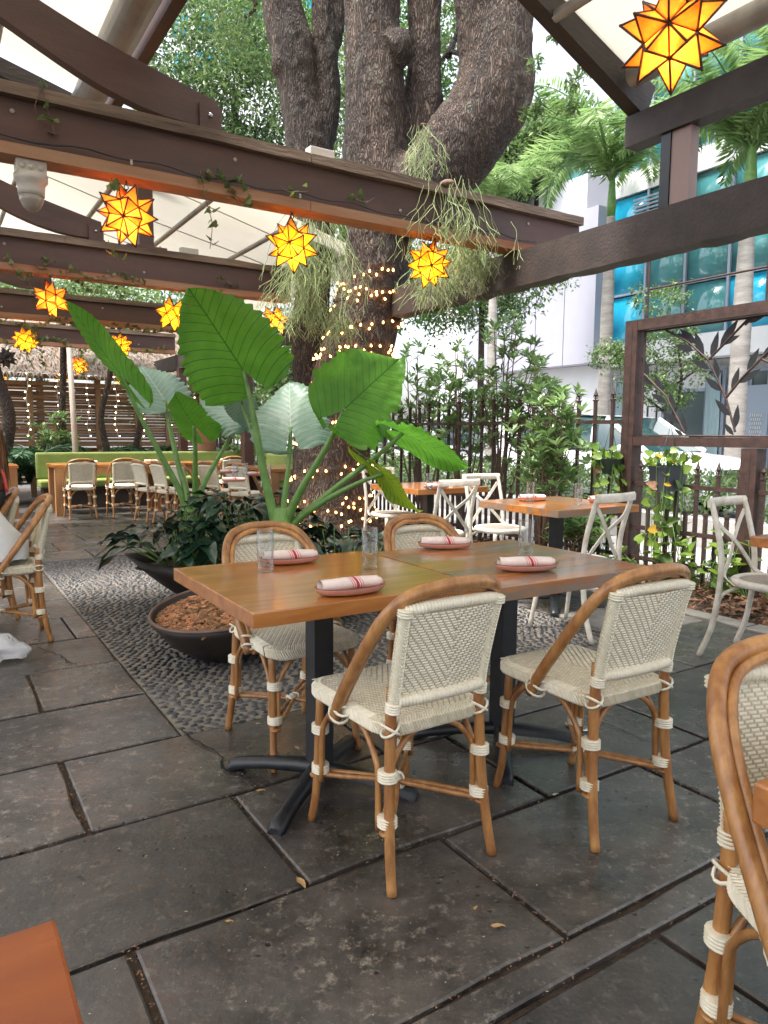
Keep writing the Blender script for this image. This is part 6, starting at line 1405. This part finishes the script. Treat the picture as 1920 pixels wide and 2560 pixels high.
for i, (v, pts) in enumerate(((10.45, [(0, 800), (80, 820), (150, 800), (230, 830), (300, 815), (380, 830), (450, 825)]), (13.5, [(0, 850), (60, 870), (130, 845), (200, 880), (280, 860), (340, 880), (420, 870)]), (16.5, [(0, 885), (90, 905), (180, 890), (260, 910), (400, 900)]))):
    P_ = [atV(a, b_, v) for a, b_ in pts]; ivy([P_, [P_[1], P_[1]+Vector((.1, 0, -.25)), P_[1]+Vector((.12, 0, -.5))], [P_[3], P_[3]+Vector((.1, 0, -.2)), P_[3]+Vector((0, 0, -.45))]], ['thick ivy garland along the third beam', 'thick ivy garland along the fourth beam', 'ivy along the farthest beam above the thatch'][i], 20+i, .022, .06)

# ================================================================ FAIRY LIGHTS ON THE TRUNK
fl = thing('fairy_lights', 'warm fairy lights wound round the oak trunk', 'string lights', (0, 0, 0), 0)
wm_ = MB(); bme = MB().lathe([(.0, -.020), (.009, -.014), (.0105, -.005), (.007, .004), (.003, .010)], 8, cap=False).mesh('bulb', bulbm); cnt = 0
def trunk_axis(z): # axis of the main trunk in the world
    pts = [atY(a, b_, 7.6) for a, b_, _ in limbs[0][0]]
    for a, c in zip(pts[:-1], pts[1:]):
        if a.z <= z <= c.z: return a.lerp(c, (z-a.z)/(c.z-a.z))
    return pts[0] if z < pts[0].z else pts[-1]
z = .10; a = 0; cur = []; rr_ = random.Random(5); nb = 0
while z < 2.85:
    c = trunk_axis(z); c = Vector((c.x, c.y, z)); d = Vector((math.cos(a), math.sin(a), rr_.uniform(-.02, .02))); hit = BV.ray_cast(c+d*1.6, -d)
    if hit[0] is not None:
        p = hit[0]+d*.012; cur.append(p)
        if -d.y > -.25 and nb < 298 and rr_.random() < .72*(1.0 if (z < .95 or z > 1.7) else .75):
            o = link('bulb', bme, fl, p+Vector((rr_.uniform(-.03, .03), 0, -.018+rr_.uniform(-.035, .035)))+d*.012); o.rotation_euler = (rr_.uniform(-.7, .7), rr_.uniform(-.7, .7), 0); nb += 1
    st_ = .16; a += st_; z += .0085*(1+.9*math.sin(a*.31+1))*.55+(.004 if .95 < z < 1.7 else 0)
wm_.tube(cur, .0028, 4, cap=False); part('wire', wm_, wire, fl)
# curtain of lights at the back
ORD = ['first', 'second', 'third', 'fourth', 'fifth', 'sixth', 'seventh', 'eighth', 'ninth', 'tenth', 'eleventh', 'twelfth', 'thirteenth', 'fourteenth']
for i in range(14):
    u = -1.9+i*.50; v = 14.3 if i > 3 else 13.2; t = thing('light_strand', (ORD[i]+' light strand from the left, hanging in front of the bamboo screen') if i > 3 else (ORD[i]+' light strand from the left, reaching down past the bench end'), 'string lights', g(u, v, 2.25), GROT, 'vertical strands of white lights on the bamboo screen')
    r = random.Random(i); n_ = 22 if i > 3 else 36; pts = [(math.sin(k*.5+i)*.02+r.uniform(-.012, .012), 0, -k*.055) for k in range(n_)]; part('wire', MB().tube(pts, .004, 3, cap=False), wirewhite, t)
    bb = MB()
    for x, y, zz in pts[::2]: bb.sphere((x+.022*r.choice((-1, 1)), -.01, zz), .0115, 6, 4)
    part('bulbs', bb, bulbw, t, kind='stuff')

# ================================================================ BACK GARDEN
arec = [frond_mesh(1.0, d, 30+i, 22, .022, .26) for i, d in enumerate((1.9, 2.6))]
for me_ in arec: me_.materials.clear(); me_.materials.append(leafdark if False else mat('areca_leaf', (.025, .07, .025), .4, (.05, .12, .05), 2, trans=.2))
for i in range(11):
    u = -1.6+i*.62; t = thing('areca_palm', ORD[i]+' dark feathery palm from the left in the bed below the bamboo screen', 'palm', g(u, 14.0+.3*math.sin(i*2.1), 0), 0, 'feathery palms under the bamboo screen')
    for k in range(9): o = link('frond', arec[k % 2], t, (0, 0, .35+.12*rnd.random())); o.rotation_euler = (rnd.uniform(-.2, .2), rnd.uniform(-.3, .1), k*2.4+i); s_ = rnd.uniform(.95, 1.35); o.scale = (s_, s_, s_)
whorl_shrub(g(1.95, 14.0), 1.55, .35, 7, 99, 'bright green bushy plant beside the thin bamboo pole', None, nw=9, low=.6)
pole = thing('bamboo_pole', 'thin pale pole rising from the bench to the farthest beam', 'pole', atV(193, 1150, 12.95)*1, 0); pz = pole.location.z; pole.location.z = 0
part('pole', MB().tube([(0, 0, 0), (-.03, 0, 1.2), (-.06, 0, 2.6)], [.05, .046, .042], 10), mat('pale_bamboo', (.30, .25, .20), .6, (.36, .31, .26), 5), pole)
for px, vv, lb, r0, lean in ((20, 13.8, 'dark crooked trunk at the left edge in front of the bamboo screen', .11, -.25), (160, 14.3, 'dark trunk behind the thin pole', .07, .08), (262, 14.3, 'slender forked dark trunk against the bamboo screen', .06, .25), (345, 14.4, 'thin leaning trunk right of the forked one', .06, -.3)):
    p = atV(px, 1130, vv); t = thing('small_tree', lb, 'tree', Vector((p.x, p.y, 0)), 0, 'dark trunks in front of the bamboo screen'); cur = curve([(0, 0, 0), (lean*.2, 0, .8), (lean*-.2, 0, 1.5), (lean*.6, 0, 2.3), (lean, 0, 3.4)], 4)
    part('trunk', MB().tube(cur, list(np.linspace(r0*1.2, r0*.7, len(cur))), 9), barkm, t); part('crown', cloud_leaves('crown', [(lean, 0, 3.6, .9, .9, .5)], 900, .12, .05, leafmid), None, t)
ub = thing('umbrella_base', 'round black umbrella base with its pole, behind the rear table', 'umbrella base', atZ(555, 1290)*1, 0); q = g(4.55, 11.6); ub.location = q
part('drum', MB().lathe([(.36, .45), (.38, .48), (.38, .70), (.34, .73), (.06, .75)], 28), black, ub); part('stand', MB().lathe([(.30, 0), (.30, .04), (.12, .06), (.12, .45)], 20), black, ub); part('pole', MB().tube([(0, 0, .74), (0, 0, 2.3)], .04, 12), black, ub)
tc_ = thing('terracotta_pot', 'tall tapering terracotta pot beside the brown post', 'plant pot', g(4.35, 13.0, .0), 0); part('pot', MB().lathe([(.14, 0), (.16, .5), (.24, 1.3), (.26, 1.34), (.24, 1.34)], 20), terracotta, tc_)
lily(g(4.35, 13.0, 1.30), 22, .5, .3, 9, 'green plant growing out of the tall terracotta pot', leafmid, group=None)

# ================================================================ PEOPLE
def person(loc, rz, label, pose, cloth, hair_len, sc_=1.0):
    t = thing('person', label, 'person', loc, rz)
    J = {'pelvis': (0, 0, .56), 'belly': (0, .02, .70), 'chest': (0, .05, .90), 'neck': (0, .07, 1.08), 'head0': (0, .09, 1.15), 'head1': (0, .10, 1.27),
         'shl': (-.16, .05, 1.01), 'ell': (-.23, .12, .76), 'wrl': (-.14, .34, .70), 'hal': (-.10, .42, .70), 'shr': (.16, .05, 1.01), 'elr': (.23, .12, .76), 'wrr': (.14, .34, .70), 'har': (.10, .42, .70),
         'hil': (-.09, .03, .54), 'knl': (-.12, .44, .52), 'anl': (-.12, .42, .10), 'fol': (-.12, .56, .05), 'hir': (.09, .03, .54), 'knr': (.12, .44, .52), 'anr': (.12, .42, .10), 'for': (.12, .56, .05)}
    J.update(pose); names = list(J); R_ = {'pelvis': .14, 'belly': .125, 'chest': .135, 'neck': .05, 'head0': .075, 'head1': .085, 'sh': .06, 'el': .043, 'wr': .028, 'ha': .032, 'hi': .095, 'kn': .062, 'an': .04, 'fo': .035}
    E_ = [('pelvis', 'belly'), ('belly', 'chest'), ('chest', 'neck'), ('neck', 'head0'), ('head0', 'head1'), ('chest', 'shl'), ('shl', 'ell'), ('ell', 'wrl'), ('wrl', 'hal'), ('chest', 'shr'), ('shr', 'elr'), ('elr', 'wrr'), ('wrr', 'har'), ('pelvis', 'hil'), ('hil', 'knl'), ('knl', 'anl'), ('anl', 'fol'), ('pelvis', 'hir'), ('hir', 'knr'), ('knr', 'anr'), ('anr', 'for')]
    nv = len(names); vs_ = [J[n] for n in names]; rad = [R_.get(n, R_.get(n[:2])) for n in names]; es = [(names.index(a), names.index(b_)) for a, b_ in E_]
    for s_ in ('l', 'r'):   # fingers
        hx, hy, hz = J['ha'+s_]; sg = -1 if s_ == 'l' else 1; hi = names.index('ha'+s_)
        for k in range(5):
            o = Vector((hx+sg*(-.022+.012*k)*-1, hy+.03, hz-.005)) if k < 4 else Vector((hx-sg*.035, hy+.005, hz)); e1 = o+Vector((0, .035 if k < 4 else .02, -.012)); e2 = e1+Vector((0, .02, -.022)); b0 = len(vs_); vs_ += [tuple(o), tuple(e1), tuple(e2)]; rad += [.0095, .0085, .0075]; es += [(hi, b0), (b0, b0+1), (b0+1, b0+2)]
    me = bpy.data.meshes.new('body'); me.from_pydata(vs_, es, []); o = link('body', me); sm_ = o.modifiers.new('s', 'SKIN'); sl = me.skin_vertices[0].data
    for i, r in enumerate(rad): sl[i].radius = (r*(1.15 if names[i:i+1] and names[i] in ('chest', 'belly', 'pelvis') else 1), r*(.8 if i < nv and names[i] in ('chest', 'belly') else 1))
    sl[0].use_root = True; o.modifiers.new('b', 'SUBSURF').levels = 2; bpy.context.view_layer.update(); ev = o.evaluated_get(bpy.context.evaluated_depsgraph_get()); bm_ = bpy.data.meshes.new_from_object(ev); bpy.data.objects.remove(o)
    bm_.materials.clear(); bm_.materials.append(skin); bm_.shade_smooth(); bm_.name = 'body'; part('body', bm_, None, t)
    hd = Vector(J['head1']); fc = MB(); fwd = Vector((0, 1, 0))
    fc.sphere(hd+Vector((0, .098, -.02)), .016, 8, 6, (.8, 1, 1.3)); part('nose', fc, skin, t)
    for sx in (-1, 1): part('eye', MB().sphere(hd+Vector((sx*.032, .080, .0)), .011, 8, 6), carwhite, t); part('ear', MB().sphere(hd+Vector((sx*.088, -.005, -.02)), .025, 8, 6, (.4, .8, 1.2)), skin, t)
    part('mouth', MB().sphere(hd+Vector((0, .082, -.058)), .018, 8, 5, (1.4, .4, .4)), pinkstrap, t)
    # clothing shells hugging torso and thighs
    def shell(cs, mt, nm):
        rows = []
        for (cx_, cy_, cz_, rx, ry) in cs: rows.append([(cx_+rx*math.cos(a)*(1+.025*math.sin(a*7+cz_*30)), cy_+ry*math.sin(a)*(1+.025*math.sin(a*5+cz_*40)), cz_+.006*math.sin(a*9)) for a in np.linspace(0, 2*math.pi, 29)])
        return part(nm, MB().grid(rows), mt, t)
    pl, bl, ch, nk = (Vector(J[k]) for k in ('pelvis', 'belly', 'chest', 'neck'))
    top = cloth[0]
    if cloth[1] == 'tee':
        shell([(pl.x, pl.y, pl.z-.06, .20, .17), (pl.x, pl.y, pl.z+.03, .195, .165), (bl.x, bl.y, bl.z, .18, .15), (ch.x, ch.y, ch.z, .195, .15), (ch.x, ch.y, ch.z+.09, .18, .12), (nk.x, nk.y, nk.z-.02, .08, .07)], top, 'shirt')
        for s_ in 'lr':
            a, b_ = Vector(J['sh'+s_]), Vector(J['el'+s_]); part('sleeve', MB().tube([a+Vector((0, 0, .02)), a.lerp(b_, .3), a.lerp(b_, .7)], [.075, .07, .068], 12, cap=False), top, t)
    else:
        shell([(pl.x, pl.y, pl.z-.06, .185, .16), (bl.x, bl.y, bl.z, .165, .14), (ch.x, ch.y, ch.z-.05, .18, .14)], top, 'top')
        for sx in (-1, 1): part('strap', MB().tube(curve([ch+Vector((sx*.08, -.142, -.06)), ch+Vector((sx*.085, -.115, .08)), ch+Vector((sx*.085, -.02, .125)), ch+Vector((sx*.08, .10, .04))], 4), .011, 6), pinkstrap, t)
    for s_ in 'lr':
        a, b_ = Vector(J['hi'+s_]), Vector(J['kn'+s_]); part('shorts_leg', MB().tube([a+Vector((0, -.04, 0)), a.lerp(b_, .4), a.lerp(b_, .92)], [.125, .108, .088], 14, cap=False), shorts, t)
    n_ = 1500 if hair_len > .2 else 500; P, D, N_, LL = [], [], [], []
    hm = MB().sphere(hd+Vector((0, -.018, .02)), .103, 16, 10, (.95, 1.0, 1.08)); part('hair_cap', hm, hairm, t)
    for i in range(n_):
        a = rnd.uniform(math.pi*.95, math.pi*2.05) if rnd.random() < .85 else rnd.uniform(0, 6.28); el = rnd.uniform(-.1, 1.2); d = Vector((math.cos(a)*math.cos(el), math.sin(a)*math.cos(el), math.sin(el))); p = hd+Vector((0, -.018, .02))+Vector((d.x*.10, d.y*.105, d.z*.11))
        P.append(p); D.append((-d.x*.02+rnd.gauss(0, .06), -d.y*.05-.02+rnd.gauss(0, .05), -1)); N_.append((d.x, d.y, .1)); LL.append(hair_len*rnd.uniform(.6, 1.1))
    part('hair', np_leaves('hair', np.array(P), np.array(D), np.array(N_), np.array(LL), .016, hairm), None, t, kind='stuff')
    return t
person(g(.30, 5.38), GROT+RAD(90), 'woman with long auburn hair and a coral strap, seen from behind at the left edge', {'chest': (0, .0, .90), 'neck': (0, -.03, 1.04), 'head0': (0, -.03, 1.10), 'head1': (0, -.02, 1.20)}, (shorts, 'strap'), .40)
person(g(.25, 4.74), GROT+RAD(90), 'person in a loose white shirt and grey shorts on the nearer left chair', {'pelvis': (0, -.08, .56), 'belly': (0, .0, .70), 'chest': (0, .12, .88), 'neck': (0, .2, 1.04), 'head0': (0, .24, 1.10), 'head1': (0, .28, 1.20)}, (shirt, 'tee'), .10)

# ================================================================ SMALL THINGS
dr = thing('floor_drain', 'round perforated metal drain cover between the right chair legs', 'drain', atZ(1450, 1815), 0); dr.location.z = .0035
part('cover', MB().lathe([(.062, 0), (.062, .0035), (.056, .0045), (0, .0045)], 32, cap=False), chrome, dr)
hm = MB()
for i in range(-5, 6):
    for j in range(-5, 6):
        x, y = i*.0105+(j % 2)*.005, j*.0095
        if x*x+y*y < .049**2: hm.lathe([(.0034, .0049), (0, .0049)], 8, (x, y, 0), cap=False)
part('holes', hm, black, dr, kind='stuff')
def leaf_on_floor(px, py, label, s_=.05, rz=0, mt=leafbrown):
    p = atZ(px, py); t = single('fallen_leaf', MB().grid([[(x*s_, -w_*s_, .3*w_*s_+.003+.004*math.sin(x*5)), (x*s_, 0, .002), (x*s_, w_*s_, .3*w_*s_+.003)] for x, w_ in ((-.9, .02), (-.5, .22), (0, .34), (.5, .24), (.95, .02))]), mt, label, 'leaf', 'dry leaves on the floor', Vector((p.x, p.y, .003)), rz); return t
lfm = mat('tan_dead_leaf', (.42, .25, .10), .6, (.55, .36, .17), 30); lfp = mat('pale_dead_leaf', (.50, .48, .32), .6)
for px, py, lb, s_, rz, mt_ in ((1243, 2320, 'tan dry leaf lying alone on the big paver in the foreground', .022, .1, lfm), (1188, 2275, 'small thin leaf left of the tan leaf', .012, .8, lfm), (1388, 1990, 'pale green-yellow leaf in the joint below the right chair', .017, .5, lfp), (742, 1873, 'orange slip of leaf caught in the paver joint under the table foot', .02, -.9, lfm), (645, 1812, 'small yellow leaf beside the left chair leg', .014, .2, lfp), (650, 1980, 'small leaf beside the black table foot', .02, .2, lfm),
    (752, 2210, 'orange leaf sliver in the joint at the lower left', .03, -1.0, lfm), (572, 2308, 'tiny ochre leaf on the joint at the lower left', .012, .1, lfm), (1260, 1815, 'pale curled petal left of the drain', .010, .6, lfp), (1283, 1845, 'tiny white petal near the drain', .006, 0, lfp), (1505, 1755, 'small pale petal right behind the right chair', .008, .7, lfp), (1560, 1920, 'dry crumb of leaf on the paver right of the chair', .010, 0, lfm)):
    leaf_on_floor(px, py, lb, s_, rz, mt_)
lt = MB(); P = []; n = 900; uu = -1.5+6*nr.rand(n); vv = .6+6*nr.rand(n)
tag(link('floor_litter', np_leaves('floor_litter', np.stack([uu, vv, np.full(n, .003)], 1), rdir(n)*np.array([1, 1, .03]), np.tile([0, 0, 1.], (n, 1)), .005+.007*nr.rand(n)**3, .004, lfp, .05), None, None, GROT), 'specks of pale plant litter scattered on the pavers', 'litter', kind='stuff')
bg_ = thing('plastic_bag', 'crumpled white plastic bag on the floor at the left edge', 'bag', atZ(-25, 1650), 0); rows = []
for i in range(17):
    el = math.pi*i/16*.5; rows.append([((.15*math.cos(el)*(1+.35*noise.noise(Vector((math.cos(a)*2, math.sin(a)*2, i*.2))))*math.cos(a))+(.05 if math.cos(a) > .8 else 0)*math.cos(el), .12*math.cos(el)*(1+.3*noise.noise(Vector((math.cos(a)*3, math.sin(a)*3, i*.3))))*math.sin(a), .13*math.sin(el)+.02*noise.noise(Vector((a*2, i*.7, 0)))+.02) for a in np.linspace(0, 2*math.pi, 30)])
part('bag', MB().grid(rows), plastic, bg_)
